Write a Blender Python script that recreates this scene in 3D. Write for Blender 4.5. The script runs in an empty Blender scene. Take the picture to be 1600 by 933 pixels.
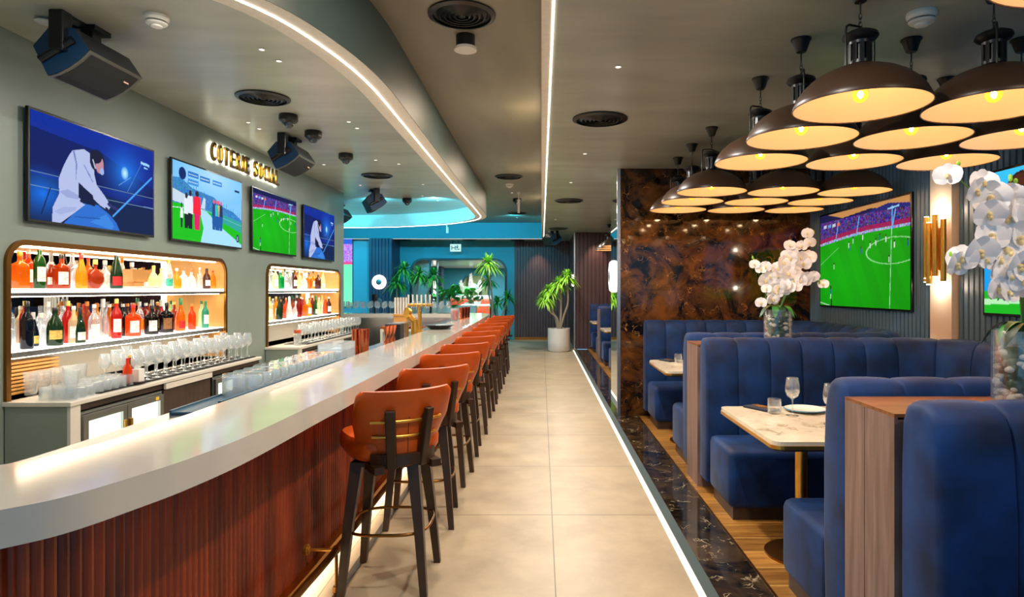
import bpy, bmesh, math, random
from mathutils import Vector, Matrix
import numpy as np
random.seed(7)
PI = math.pi
SC = bpy.context.scene
COL = SC.collection

# ------------------------------------------------------------------ camera
cam_d = bpy.data.cameras.new('camera')
cam_d.sensor_width = 36.0
cam_d.lens = 22.5
cam_d.shift_x = -0.02875
cam_d.shift_y = -0.00906
cam_d.clip_start = 0.05
cam = bpy.data.objects.new('camera', cam_d)
cam.location = (0, 0, 1.5)
cam.rotation_euler = (PI/2, 0, 0)
COL.objects.link(cam)
SC.camera = cam

# ------------------------------------------------------------------ view, world
SC.view_settings.view_transform = 'Standard'
SC.view_settings.look = 'None'
SC.view_settings.gamma = 1.0
SC.view_settings.use_curve_mapping = False
SC.view_settings.exposure = 0.12
W = bpy.data.worlds.new('world'); SC.world = W
W.use_nodes = True
W.node_tree.nodes['Background'].inputs[0].default_value = (0.24, 0.58, 0.92, 1)
W.node_tree.nodes['Background'].inputs[1].default_value = 0.7

# ------------------------------------------------------------------ lights of the room
def lamp(name, kind, loc, power, color, size=0.1, rot=(0, 0, 0), size_y=None, spot=None, spread=None):
    d = bpy.data.lights.new(name, kind)
    d.energy = power; d.color = color
    if kind == 'AREA':
        d.size = size
        if size_y: d.shape = 'RECTANGLE'; d.size_y = size_y
        else: d.shape = 'DISK'
        if spread: d.spread = spread
    else:
        d.shadow_soft_size = size
        if kind == 'SPOT': d.spot_size = spot or 2.0; d.spot_blend = 0.8
    o = bpy.data.objects.new(name, d)
    o.location = loc; o.rotation_euler = rot
    COL.objects.link(o)
    return o
WARM = (1.0, 0.80, 0.58); NEUT = (1.0, 0.93, 0.84); CYAN = (0.06, 0.58, 0.85); COOL = (0.75, 0.9, 1.0)
# recessed downlights over the aisle (right ceiling and trough)
for y in (2.2, 4.1, 6.2, 8.6, 11.4, 14.2):
    lamp('aisle_downlight', 'AREA', (0.42, y, 2.92), 36, NEUT, 0.07)
for y in (3.2, 6.6, 9.8, 13.0):
    lamp('trough_downlight', 'AREA', (-0.35, y, 3.355), 30, WARM, 0.07)
# recessed downlights over the bar
for y in (3.6, 5.4, 7.2, 9.2, 11.0):
    lamp('bar_downlight', 'AREA', (-1.95, y, 3.19), 30, NEUT, 0.07)
# cyan spots added to give the colour wash at the far end
def aim(o, t):
    from mathutils import Vector as V_
    o.rotation_euler = (V_(t) - o.location).to_track_quat('-Z', 'Y').to_euler(); return o
for x in (-2.0, -3.1, -4.4):
    aim(lamp('cyan_spot', 'SPOT', (x, 11.8, 3.12), 160, CYAN, 0.04, spot=2.4), (x-0.1, 15.0, 2.95))
for x in (-0.7, -2.2, -3.9, -5.6):
    aim(lamp('cyan_spot', 'SPOT', (x, 15.9, 3.30), 130, CYAN, 0.04, spot=2.3), (x, 18.6, 2.2))
aim(lamp('cyan_spot', 'SPOT', (-5.6, 12.4, 3.12), 200, CYAN, 0.04, spot=2.4), (-6.2, 16.5, 1.4))
aim(lamp('wall_wash', 'SPOT', (-0.1, 18.55, 2.9), 60, WARM, 0.03, spot=1.1), (-0.1, 19.0, 1.6))
aim(lamp('plant_spot', 'SPOT', (-1.2, 16.1, 3.34), 110, (1, .9, .6), 0.03, spot=0.8), (-1.35, 16.6, 1.9))
aim(lamp('plant_spot', 'SPOT', (-3.4, 16.4, 3.34), 60, (1, .95, .75), 0.03, spot=0.9), (-3.5, 17.2, 1.8))
aim(lamp('plant_spot', 'SPOT', (0.3, 14.9, 2.91), 70, (1, .95, .8), 0.03, spot=0.9), (0.42, 15.45, 1.3))
aim(lamp('wall_wash', 'SPOT', (1.35, 15.75, 2.9), 60, WARM, 0.03, spot=1.1), (1.35, 16.1, 1.8))
# warm lamps over the booths' side of the room in front of the picture
lamp('booth_downlight', 'AREA', (2.1, 1.3, 2.9), 16, WARM, 0.15)

# ------------------------------------------------------------------ helpers
def hexc(h, a=1.0):
    h = h.lstrip('#')
    o = []
    for i in (0, 2, 4):
        c = int(h[i:i+2], 16) / 255
        o.append(c/12.92 if c <= 0.04045 else ((c+0.055)/1.055)**2.4)
    return (o[0], o[1], o[2], a)

def tag(o, label=None, cat=None, group=None, kind=None):
    if label: o['label'] = label
    if cat: o['category'] = cat
    if group: o['group'] = group
    if kind: o['kind'] = kind
    return o

def empty(name, loc=(0, 0, 0), label=None, cat=None, group=None, rz=0):
    o = bpy.data.objects.new(name, None)
    o.empty_display_size = 0.1
    o.location = loc; o.rotation_euler = (0, 0, rz)
    COL.objects.link(o)
    return tag(o, label, cat, group)

def copy_tree(o, parent=None):
    c = o.copy(); COL.objects.link(c)
    if parent is not None: c.parent = parent
    for ch in list(o.children): copy_tree(ch, c)
    return c

def catmull(pts, n=8):
    out = []
    P = [Vector(p) for p in pts]
    for i in range(len(P)-1):
        p0 = P[max(i-1, 0)]; p1 = P[i]; p2 = P[i+1]; p3 = P[min(i+2, len(P)-1)]
        for k in range(n):
            t = k/n
            out.append(0.5*((2*p1) + (p2-p0)*t + (2*p0-5*p1+4*p2-p3)*t*t + (3*p1-p0-3*p2+p3)*t**3))
    out.append(P[-1])
    return out

def resample(pts, n):
    P = [Vector(p) for p in pts]
    L = [0]
    for a, b in zip(P, P[1:]): L.append(L[-1] + (b-a).length)
    out = []; j = 0
    for i in range(n):
        s = L[-1]*i/(n-1)
        while j < len(L)-2 and L[j+1] < s: j += 1
        d = L[j+1]-L[j]
        out.append(P[j].lerp(P[j+1], 0 if d == 0 else (s-L[j])/d))
    return out

def offset2(pts, d):
    P = [Vector((p[0], p[1])) for p in pts]; out = []
    for i in range(len(P)):
        t = (P[min(i+1, len(P)-1)] - P[max(i-1, 0)]).normalized()
        out.append(P[i] + Vector((-t.y, t.x))*d)
    return out

class MB:
    """collects shapes, links them as one mesh"""
    def __init__(s): s.bm = bmesh.new()
    def add(s, verts, faces, M=None):
        vs = [s.bm.verts.new((M @ Vector(v)) if M else v) for v in verts]
        for f in faces:
            try: s.bm.faces.new([vs[i] for i in f])
            except ValueError: pass
        return vs
    def box(s, x0, x1, y0, y1, z0, z1, M=None, bev=0, seg=2):
        before = set(s.bm.edges) if bev else None
        v = [(x, y, z) for x in (x0, x1) for y in (y0, y1) for z in (z0, z1)]
        s.add(v, [(0,1,3,2),(4,6,7,5),(0,4,5,1),(2,3,7,6),(0,2,6,4),(1,5,7,3)], M)
        if bev:
            ne = [e for e in s.bm.edges if e not in before]
            bmesh.ops.bevel(s.bm, geom=ne, offset=bev, segments=seg, profile=0.5, affect='EDGES', clamp_overlap=True)
        return s
    def lathe(s, prof, n=20, M=None, sq=None, cap=True, sx=1, sy=1):
        rings = []
        for k, (r, z) in enumerate(prof):
            ring = []
            p = sq[k] if sq else 2
            for i in range(n):
                a = 2*PI*(i+0.5)/n
                c, d = math.cos(a), math.sin(a)
                f = 1.0 if p == 2 else 1/((abs(c)**p + abs(d)**p)**(1/p))
                v = Vector((r*f*c*sx, r*f*d*sy, z))
                ring.append(s.bm.verts.new(M @ v if M else v))
            rings.append(ring)
        for a, b in zip(rings, rings[1:]):
            for i in range(n):
                j = (i+1) % n
                s.bm.faces.new((a[i], a[j], b[j], b[i]))
        if cap:
            if prof[0][0] > 1e-4: s.bm.faces.new(list(reversed(rings[0])))
            if prof[-1][0] > 1e-4: s.bm.faces.new(rings[-1])
        return s
    def cyl(s, p0, p1, r, n=12, r2=None):
        p0 = Vector(p0); p1 = Vector(p1); d = p1-p0
        M = Matrix.Translation(p0) @ d.to_track_quat('Z', 'Y').to_matrix().to_4x4()
        return s.lathe([(r, 0), (r if r2 is None else r2, d.length)], n, M)
    def ball(s, c, r, n=12, m=8, sc=(1, 1, 1)):
        prof = [(max(1e-5, r*math.sin(PI*i/m)), -r*math.cos(PI*i/m)) for i in range(m+1)]
        return s.lathe(prof, n, Matrix.Translation(c) @ Matrix.Diagonal((*sc, 1)), cap=False)
    def tube(s, pts, r, n=8, closed=False, rr=None):
        P = [Vector(p) for p in pts]; m = len(P); rings = []
        up = None
        for i in range(m):
            a = P[(i-1) % m] if (closed or i > 0) else P[i]
            b = P[(i+1) % m] if (closed or i < m-1) else P[i]
            t = (b-a).normalized()
            if up is None:
                up = t.orthogonal().normalized()
            up = (up - t*up.dot(t)).normalized()
            w = t.cross(up)
            q = rr[i] if rr else r
            rings.append([s.bm.verts.new(P[i] + (up*math.cos(2*PI*k/n) + w*math.sin(2*PI*k/n))*q) for k in range(n)])
        for i in range(m if closed else m-1):
            A, B = rings[i], rings[(i+1) % m]
            for k in range(n):
                l = (k+1) % n
                try: s.bm.faces.new((A[k], A[l], B[l], B[k]))
                except ValueError: pass
        if not closed:
            s.bm.faces.new(list(reversed(rings[0]))); s.bm.faces.new(rings[-1])
        return s
    def prism(s, poly, z0, z1, M=None, bev=0):
        n = len(poly)
        before = set(s.bm.edges) if bev else None
        v = [(p[0], p[1], z0) for p in poly] + [(p[0], p[1], z1) for p in poly]
        f = [tuple(reversed(range(n))), tuple(range(n, 2*n))] + [(i, (i+1) % n, n+(i+1) % n, n+i) for i in range(n)]
        s.add(v, f, M)
        if bev:
            ne = [e for e in s.bm.edges if e not in before]
            bmesh.ops.bevel(s.bm, geom=ne, offset=bev, segments=2, profile=0.5, affect='EDGES', clamp_overlap=True)
        return s
    def band(s, A, B, z0, z1):
        """solid between two polylines with the same number of points"""
        n = len(A)
        v = []
        for a, b in zip(A, B): v += [(a[0], a[1], z0), (b[0], b[1], z0), (b[0], b[1], z1), (a[0], a[1], z1)]
        f = []
        for i in range(n-1):
            o, p = 4*i, 4*i+4
            for k in range(4): f.append((o+k, o+(k+1) % 4, p+(k+1) % 4, p+k))
        f += [(3, 2, 1, 0), (4*n-4, 4*n-3, 4*n-2, 4*n-1)]
        s.add(v, f)
        return s
    def grid(s, fn, nu, nv, M=None):
        V = [[s.bm.verts.new((M @ Vector(fn(i/nu, j/nv))) if M else fn(i/nu, j/nv)) for j in range(nv+1)] for i in range(nu+1)]
        for i in range(nu):
            for j in range(nv):
                s.bm.faces.new((V[i][j], V[i+1][j], V[i+1][j+1], V[i][j+1]))
        return s
    def build(s, name, m, parent=None, smooth=None, loc=None):
        bmesh.ops.remove_doubles(s.bm, verts=s.bm.verts, dist=1e-5)
        bmesh.ops.recalc_face_normals(s.bm, faces=s.bm.faces)
        me = bpy.data.meshes.new(name)
        s.bm.to_mesh(me); s.bm.free()
        me.materials.append(m)
        if smooth:
            me.polygons.foreach_set('use_smooth', [True]*len(me.polygons))
            me.set_sharp_from_angle(angle=math.radians(smooth))
        o = bpy.data.objects.new(name, me); COL.objects.link(o)
        if parent is not None: o.parent = parent
        if loc: o.location = loc
        return o

def struct(o):
    o['kind'] = 'structure'; return o

# ------------------------------------------------------------------ materials
def newmat(name):
    m = bpy.data.materials.new(name); m.use_nodes = True
    nt = m.node_tree
    return m, nt, nt.nodes['Principled BSDF'], nt.nodes['Material Output']
def pm(name, c, rough=0.5, metal=0.0, spec=0.5, emit=None, es=0, sheen=0, coat=0, noise=0, nscale=8, bump=0, bscale=40, stretch=None):
    m, nt, b, out = newmat(name)
    c = hexc(c) if isinstance(c, str) else c
    b.inputs['Base Color'].default_value = c
    b.inputs['Roughness'].default_value = rough
    b.inputs['Metallic'].default_value = metal
    b.inputs['Specular IOR Level'].default_value = spec
    if sheen: b.inputs['Sheen Weight'].default_value = sheen; b.inputs['Sheen Roughness'].default_value = 0.35
    if coat: b.inputs['Coat Weight'].default_value = coat; b.inputs['Coat Roughness'].default_value = 0.08
    if emit:
        b.inputs['Emission Color'].default_value = hexc(emit) if isinstance(emit, str) else emit
        b.inputs['Emission Strength'].default_value = es
    if noise or bump:
        tc = nt.nodes.new('ShaderNodeTexCoord'); mp = nt.nodes.new('ShaderNodeMapping')
        nt.links.new(tc.outputs['Object'], mp.inputs[0])
        if stretch: mp.inputs['Scale'].default_value = stretch
        if noise:
            n = nt.nodes.new('ShaderNodeTexNoise'); n.inputs['Scale'].default_value = nscale; n.inputs['Detail'].default_value = 6
            nt.links.new(mp.outputs[0], n.inputs['Vector'])
            mx = nt.nodes.new('ShaderNodeMix'); mx.data_type = 'RGBA'
            mx.inputs['A'].default_value = tuple(max(0, x*(1-noise)) for x in c[:3]) + (1,)
            mx.inputs['B'].default_value = tuple(min(1, x*(1+noise)) for x in c[:3]) + (1,)
            rp = nt.nodes.new('ShaderNodeMapRange'); rp.inputs[1].default_value = 0.3; rp.inputs[2].default_value = 0.7
            nt.links.new(n.outputs[0], rp.inputs[0]); nt.links.new(rp.outputs[0], mx.inputs['Factor'])
            nt.links.new(mx.outputs['Result'], b.inputs['Base Color'])
        if bump:
            n2 = nt.nodes.new('ShaderNodeTexNoise'); n2.inputs['Scale'].default_value = bscale; n2.inputs['Detail'].default_value = 4
            nt.links.new(mp.outputs[0], n2.inputs['Vector'])
            bp = nt.nodes.new('ShaderNodeBump'); bp.inputs['Strength'].default_value = bump; bp.inputs['Distance'].default_value = 0.01
            nt.links.new(n2.outputs[0], bp.inputs['Height']); nt.links.new(bp.outputs[0], b.inputs['Normal'])
    return m
def em(name, c, s):
    m, nt, b, out = newmat(name)
    e = nt.nodes.new('ShaderNodeEmission'); e.inputs[0].default_value = hexc(c) if isinstance(c, str) else c
    e.inputs[1].default_value = s
    nt.links.new(e.outputs[0], out.inputs[0]); nt.nodes.remove(b)
    return m
def clearglass(name, c='#f4fbff', ref=0.16, white=0.06, tint='#ffffff'):
    m, nt, b, out = newmat(name)
    t = nt.nodes.new('ShaderNodeBsdfTransparent'); t.inputs[0].default_value = hexc(tint)
    g = nt.nodes.new('ShaderNodeBsdfGlossy'); g.inputs['Roughness'].default_value = 0.04; g.inputs[0].default_value = hexc(c)
    d = nt.nodes.new('ShaderNodeBsdfTranslucent'); d.inputs[0].default_value = hexc(c)
    lw = nt.nodes.new('ShaderNodeLayerWeight'); lw.inputs[0].default_value = 0.35
    mr = nt.nodes.new('ShaderNodeMapRange'); mr.inputs[3].default_value = ref*0.4; mr.inputs[4].default_value = min(1, ref*5)
    nt.links.new(lw.outputs['Facing'], mr.inputs[0])
    m1 = nt.nodes.new('ShaderNodeMixShader'); m2 = nt.nodes.new('ShaderNodeMixShader')
    nt.links.new(mr.outputs[0], m1.inputs[0]); nt.links.new(t.outputs[0], m1.inputs[1]); nt.links.new(g.outputs[0], m1.inputs[2])
    m2.inputs[0].default_value = white
    nt.links.new(m1.outputs[0], m2.inputs[1]); nt.links.new(d.outputs[0], m2.inputs[2])
    nt.links.new(m2.outputs[0], out.inputs[0]); nt.nodes.remove(b)
    return m
def liquid(name, c, tr=0.34):
    m, nt, b, out = newmat(name)
    c = hexc(c)
    b.inputs['Base Color'].default_value = c; b.inputs['Roughness'].default_value = 0.06; b.inputs['Specular IOR Level'].default_value = 0.8
    t = nt.nodes.new('ShaderNodeBsdfTranslucent'); t.inputs[0].default_value = tuple(min(1, q*1.25) for q in c[:3]) + (1,)
    tp = nt.nodes.new('ShaderNodeBsdfTransparent'); tp.inputs[0].default_value = c
    x = nt.nodes.new('ShaderNodeMixShader'); x.inputs[0].default_value = tr
    y = nt.nodes.new('ShaderNodeMixShader'); y.inputs[0].default_value = 0.36
    nt.links.new(b.outputs[0], x.inputs[1]); nt.links.new(t.outputs[0], x.inputs[2])
    nt.links.new(x.outputs[0], y.inputs[1]); nt.links.new(tp.outputs[0], y.inputs[2]); nt.links.new(y.outputs[0], out.inputs[0])
    return m

def mat_tile():
    m, nt, b, out = newmat('floor_tile')
    g = nt.nodes.new('ShaderNodeNewGeometry'); sp = nt.nodes.new('ShaderNodeSeparateXYZ')
    nt.links.new(g.outputs['Position'], sp.inputs[0])
    def joint(ax, off, pitch, w):
        a = nt.nodes.new('ShaderNodeMath'); a.operation = 'SUBTRACT'; a.inputs[1].default_value = off - pitch*40
        nt.links.new(sp.outputs[ax], a.inputs[0])
        q = nt.nodes.new('ShaderNodeMath'); q.operation = 'MODULO'; q.inputs[1].default_value = pitch
        nt.links.new(a.outputs[0], q.inputs[0])
        l = nt.nodes.new('ShaderNodeMath'); l.operation = 'LESS_THAN'; l.inputs[1].default_value = w
        nt.links.new(q.outputs[0], l.inputs[0]); return l
    j1 = joint(0, 0.067, 1.16, 0.006); j2 = joint(1, 4.25, 1.165, 0.008)
    mx = nt.nodes.new('ShaderNodeMath'); mx.operation = 'MAXIMUM'
    nt.links.new(j1.outputs[0], mx.inputs[0]); nt.links.new(j2.outputs[0], mx.inputs[1])
    n = nt.nodes.new('ShaderNodeTexNoise'); n.inputs['Scale'].default_value = 2.2; n.inputs['Detail'].default_value = 10; n.inputs['Roughness'].default_value = 0.65
    nt.links.new(g.outputs['Position'], n.inputs['Vector'])
    cr = nt.nodes.new('ShaderNodeValToRGB')
    cr.color_ramp.elements[0].position = 0.3; cr.color_ramp.elements[0].color = hexc('#978870')
    cr.color_ramp.elements[1].position = 0.72; cr.color_ramp.elements[1].color = hexc('#b6a68a')
    nt.links.new(n.outputs[0], cr.inputs[0])
    c = nt.nodes.new('ShaderNodeMix'); c.data_type = 'RGBA'; c.inputs['B'].default_value = hexc('#5f564a')
    nt.links.new(cr.outputs[0], c.inputs['A']); nt.links.new(mx.outputs[0], c.inputs['Factor'])
    nt.links.new(c.outputs['Result'], b.inputs['Base Color'])
    b.inputs['Roughness'].default_value = 0.38; b.inputs['Specular IOR Level'].default_value = 0.4
    return m
def mat_marble(name, base, mid, vein, sc=1.6, rough=0.06, vs=4.0, vw=0.035):
    m, nt, b, out = newmat(name)
    N = nt.nodes.new; L = nt.links.new
    g = N('ShaderNodeNewGeometry')
    n = N('ShaderNodeTexNoise'); n.inputs['Scale'].default_value = sc; n.inputs['Detail'].default_value = 10; n.inputs['Roughness'].default_value = 0.66; n.inputs['Distortion'].default_value = 0.9
    L(g.outputs['Position'], n.inputs['Vector'])
    cr = N('ShaderNodeValToRGB')
    cr.color_ramp.elements[0].position = 0.40; cr.color_ramp.elements[0].color = hexc(base)
    cr.color_ramp.elements[1].position = 0.66; cr.color_ramp.elements[1].color = hexc(mid)
    L(n.outputs[0], cr.inputs[0])
    # warped, broken network of veins
    w = N('ShaderNodeTexNoise'); w.inputs['Scale'].default_value = 2.6; w.inputs['Detail'].default_value = 5
    L(g.outputs['Position'], w.inputs['Vector'])
    ws = N('ShaderNodeVectorMath'); ws.operation = 'SCALE'; ws.inputs['Scale'].default_value = 0.9
    L(w.outputs['Color'], ws.inputs[0])
    wa = N('ShaderNodeVectorMath'); wa.operation = 'ADD'
    L(g.outputs['Position'], wa.inputs[0]); L(ws.outputs[0], wa.inputs[1])
    v = N('ShaderNodeTexVoronoi'); v.feature = 'DISTANCE_TO_EDGE'; v.inputs['Scale'].default_value = vs
    L(wa.outputs[0], v.inputs['Vector'])
    mv = N('ShaderNodeMapRange'); mv.inputs[1].default_value = 0.0; mv.inputs[2].default_value = vw; mv.inputs[3].default_value = 1; mv.inputs[4].default_value = 0
    L(v.outputs['Distance'], mv.inputs[0])
    n3 = N('ShaderNodeTexNoise'); n3.inputs['Scale'].default_value = sc*2.6; n3.inputs['Detail'].default_value = 3
    L(g.outputs['Position'], n3.inputs['Vector'])
    mr = N('ShaderNodeMapRange'); mr.inputs[1].default_value = 0.50; mr.inputs[2].default_value = 0.64
    L(n3.outputs[0], mr.inputs[0])
    mu = N('ShaderNodeMath'); mu.operation = 'MULTIPLY'
    mk = N('ShaderNodeMath'); mk.operation = 'MULTIPLY'; mk.inputs[1].default_value = 0.75; L(mv.outputs[0], mk.inputs[0]); L(mk.outputs[0], mu.inputs[0]); L(mr.outputs[0], mu.inputs[1])
    mx = N('ShaderNodeMix'); mx.data_type = 'RGBA'; mx.inputs['B'].default_value = hexc(vein)
    L(cr.outputs[0], mx.inputs['A']); L(mu.outputs[0], mx.inputs['Factor'])
    L(mx.outputs['Result'], b.inputs['Base Color'])
    b.inputs['Roughness'].default_value = rough
    return m
def mat_wood(name, c1, c2, scale=(1, 1, 1), rough=0.35, planks=None):
    m, nt, b, out = newmat(name)
    g = nt.nodes.new('ShaderNodeNewGeometry'); mp = nt.nodes.new('ShaderNodeMapping')
    mp.inputs['Scale'].default_value = scale
    nt.links.new(g.outputs['Position'], mp.inputs[0])
    n = nt.nodes.new('ShaderNodeTexNoise'); n.inputs['Scale'].default_value = 6; n.inputs['Detail'].default_value = 6; n.inputs['Distortion'].default_value = 0.4
    nt.links.new(mp.outputs[0], n.inputs['Vector'])
    cr = nt.nodes.new('ShaderNodeValToRGB')
    cr.color_ramp.elements[0].position = 0.32; cr.color_ramp.elements[0].color = hexc(c1)
    cr.color_ramp.elements[1].position = 0.7; cr.color_ramp.elements[1].color = hexc(c2)
    nt.links.new(n.outputs[0], cr.inputs[0])
    last = cr.outputs[0]
    if planks:
        sp = nt.nodes.new('ShaderNodeSeparateXYZ'); nt.links.new(g.outputs['Position'], sp.inputs[0])
        a = nt.nodes.new('ShaderNodeMath'); a.operation = 'ADD'; a.inputs[1].default_value = 20.06
        nt.links.new(sp.outputs[1], a.inputs[0])
        q = nt.nodes.new('ShaderNodeMath'); q.operation = 'MODULO'; q.inputs[1].default_value = planks
        nt.links.new(a.outputs[0], q.inputs[0])
        l = nt.nodes.new('ShaderNodeMath'); l.operation = 'LESS_THAN'; l.inputs[1].default_value = 0.007
        nt.links.new(q.outputs[0], l.inputs[0])
        # board to board tone
        dv = nt.nodes.new('ShaderNodeMath'); dv.operation = 'DIVIDE'; dv.inputs[1].default_value = planks
        nt.links.new(a.outputs[0], dv.inputs[0])
        fl = nt.nodes.new('ShaderNodeMath'); fl.operation = 'FLOOR'; nt.links.new(dv.outputs[0], fl.inputs[0])
        wn = nt.nodes.new('ShaderNodeTexWhiteNoise'); wn.noise_dimensions = '1D'; nt.links.new(fl.outputs[0], wn.inputs['W'])
        hs = nt.nodes.new('ShaderNodeHueSaturation')
        mr = nt.nodes.new('ShaderNodeMapRange'); mr.inputs[3].default_value = 0.7; mr.inputs[4].default_value = 1.25
        nt.links.new(wn.outputs[0], mr.inputs[0]); nt.links.new(mr.outputs[0], hs.inputs['Value']); nt.links.new(last, hs.inputs['Color'])
        c = nt.nodes.new('ShaderNodeMix'); c.data_type = 'RGBA'; c.inputs['B'].default_value = hexc('#c9a055')
        nt.links.new(hs.outputs[0], c.inputs['A']); nt.links.new(l.outputs[0], c.inputs['Factor'])
        last = c.outputs['Result']
    nt.links.new(last, b.inputs['Base Color'])
    b.inputs['Roughness'].default_value = rough
    return m

M = {}
M['tile'] = mat_tile()
M['marble'] = mat_marble('dark_marble', '#0c0806', '#6a4019', '#c08a45', 3.6, 0.07, 5.5, 0.022)
M['marble_floor'] = mat_marble('dark_marble_floor', '#0c0a08', '#4a3824', '#d9c49e', 3.4, 0.08, 7.0, 0.03)
M['table_marble'] = mat_marble('table_marble', '#d2c3a8', '#e6dac4', '#8f7b58', 3.0, 0.12, 3.0, 0.05)
M['counter'] = pm('counter_quartz', '#c6bfb3', 0.10, noise=0.06, nscale=3, coat=0.2)
M['worktop'] = pm('white_worktop', '#cfc9bd', 0.25)
M['plaster'] = pm('ceiling_plaster', '#a6a99d', 0.33, noise=0.16, nscale=1.6, bump=0.25, bscale=5, stretch=(0.6, 2.2, 1))
M['plaster_in'] = pm('bar_ceiling_plaster', '#adaea0', 0.30, noise=0.16, nscale=1.6, bump=0.25, bscale=5, stretch=(0.6, 2.2, 1))
M['trough'] = pm('trough_plaster', '#827d6d', 0.45, noise=0.15, nscale=1.5, bump=0.2, bscale=5, stretch=(2, 0.6, 1))
M['fascia'] = pm('fascia_plaster', '#35494c', 0.5, noise=0.1, nscale=2)
M['soffit'] = pm('soffit_plaster', '#f2ecdd', 0.5, noise=0.05, nscale=30)  # pale tone stands in for the LED light on the band
M['wall_green'] = pm('left_wall_paint', '#7f8b82', 0.42, noise=0.1, nscale=1.2)
M['teal'] = pm('teal_wall', '#2f8896', 0.6)
M['cyan'] = pm('cyan_wall', '#5fb3c4', 0.6)
M['flute_blue'] = pm('blue_grey_flutes', '#4f6d86', 0.42)
M['flute_dark'] = pm('dark_wood_flutes', '#4b3030', 0.45)
M['flute_navy'] = pm('navy_flutes', '#26384f', 0.45)
M['bar_wood'] = mat_wood('bar_front_wood', '#5c1c0a', '#a8401a', (2, 2, 0.2), 0.28)
M['panel_wood'] = mat_wood('booth_panel_wood', '#6e5348', '#92756a', (1.5, 6, 0.5), 0.45)
M['panel_top'] = mat_wood('booth_panel_top', '#6e4326', '#9a6238', (0.8, 6, 1), 0.3)
M['plank'] = mat_wood('plank_floor', '#7d4f1e', '#b07c3a', (0.6, 6, 1), 0.3, planks=0.208)
M['dark_cab'] = mat_wood('dark_cabinet_wood', '#2c2019', '#48352a', (4, 4, 0.6), 0.4)
M['leg_wood'] = pm('dark_leg_wood', '#35210f', 0.38, noise=0.2, nscale=20)
M['leather'] = pm('cognac_leather', '#c04e08', 0.36, noise=0.12, nscale=9, bump=0.12, bscale=180)
M['velvet'] = pm('navy_velvet', '#052a5a', 0.65, spec=0.3, sheen=0.08, noise=0.6, nscale=5.5, bump=0.25, bscale=6)
M['seam'] = pm('navy_seam', '#08182b', 0.8)
M['brass'] = pm('brass', '#dba54a', 0.32, metal=1.0)
M['brass_dark'] = pm('aged_brass', '#8c5f2c', 0.32, metal=1.0)
M['copper'] = pm('copper', '#d9734a', 0.12, metal=1.0)
M['steel'] = pm('stainless_steel', '#b9babb', 0.25, metal=1.0)
M['mirror'] = pm('mirror', '#e6ecee', 0.01, metal=1.0)
M['bluesteel'] = pm('blue_grey_tray', '#35566b', 0.4)
M['black'] = pm('black_metal', '#0c0e11', 0.35)
M['blackrub'] = pm('black_rubber', '#17181a', 0.7)
M['spk'] = pm('speaker_black', '#11161d', 0.5)
M['spk_bluelit'] = pm('speaker_side_bluelit', '#123a5c', 0.5)  # blue light on the camera-facing side put into the colour
M['spk_grille'] = pm('speaker_grille', '#0a0b0d', 0.7, bump=0.6, bscale=300)
M['shade_out'] = pm('pendant_outer', '#3c281a', 0.38)
M['shade_in'] = pm('pendant_inner', '#e6d0b4', 0.5)
M['white'] = pm('white_plastic', '#dedcd4', 0.4)
M['pilaster'] = pm('white_pilaster', '#d9cbbb', 0.5)
M['bezel'] = pm('tv_bezel', '#08090c', 0.25)
M['led'] = em('led_strip', '#fff3e2', 8.0)
M['led_soft'] = em('led_soft', '#fff6ea', 3.2)
M['led_floor'] = em('floor_led', '#fff2e2', 1.3)
M['led_niche'] = em('niche_led', '#ffe9c8', 22.0)
M['glass'] = clearglass('clear_glass')
M['glass2'] = clearglass('bar_glassware', ref=0.32, white=0.2)
M['pane'] = clearglass('window_glass', ref=0.015, white=0.0)
M['leaf'] = pm('leaf_green', '#2f8a2c', 0.45, noise=0.4, nscale=6)
M['leaf_y'] = pm('leaf_lime', '#8fc93a', 0.45, noise=0.3, nscale=6)
M['leaf_d'] = pm('leaf_dark', '#17492a', 0.4, noise=0.3, nscale=6)
M['bark'] = pm('trunk_bark', '#8a7a66', 0.8)
M['petal'] = pm('orchid_petal', '#fbfafc', 0.5)
M['petal_c'] = pm('orchid_centre', '#ecd9a0', 0.5)
M['stem'] = pm('orchid_stem', '#4c7a2c', 0.5)
M['pebble'] = pm('white_pebble', '#ded8cb', 0.6)
M['pot'] = pm('pot_ceramic', '#cfc9c2', 0.5)
M['soil'] = pm('potting_soil', '#2a1e16', 0.9)
M['paper'] = pm('label_paper', '#efe8d6', 0.6)
M['orange'] = pm('orange_upholstery', '#c4502a', 0.6)
M['warmwood'] = pm('niche_side_wood', '#c88f4a', 0.45)

# ================================================================== STRUCTURE
XW = -3.5; XR = 3.2; ZC = 2.93; ZIN = 3.203; ZT = 3.37; YFAR = 19.0
def sbox(name, m, *a, **k):
    return struct(MB().box(*a, **k).build(name, M[m]))
sbox('floor', 'tile', -7.2, 0.768, -1.5, 19.2, -0.05, 0.0)
sbox('trim_1', 'led_floor', 0.768, 0.806, -1.5, 15.75, -0.05, 0.001)
sbox('trim_2', 'fascia', 0.806, 0.865, -1.5, 15.8, -0.05, 0.003)
sbox('trim_3', 'marble_floor', 0.865, 1.135, -1.5, 15.85, -0.05, 0.004)
sbox('trim_4', 'brass_dark', 1.135, 1.150, -1.5, 15.85, -0.05, 0.006)
sbox('floor_wood', 'plank', 1.150, 5.2, -1.5, 16.1, -0.05, 0.0)
sbox('floor_back_room', 'tile', -7.2, 2.0, 19.2, 27.0, -0.05, 0.0)
sbox('floor_far_corner', 'tile', 0.768, 0.9, 15.85, 19.2, -0.05, 0.0)
sbox('trim_17', 'black', -1.02, -0.985, 0.9, 12.4, 0.0, 0.004)

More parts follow.
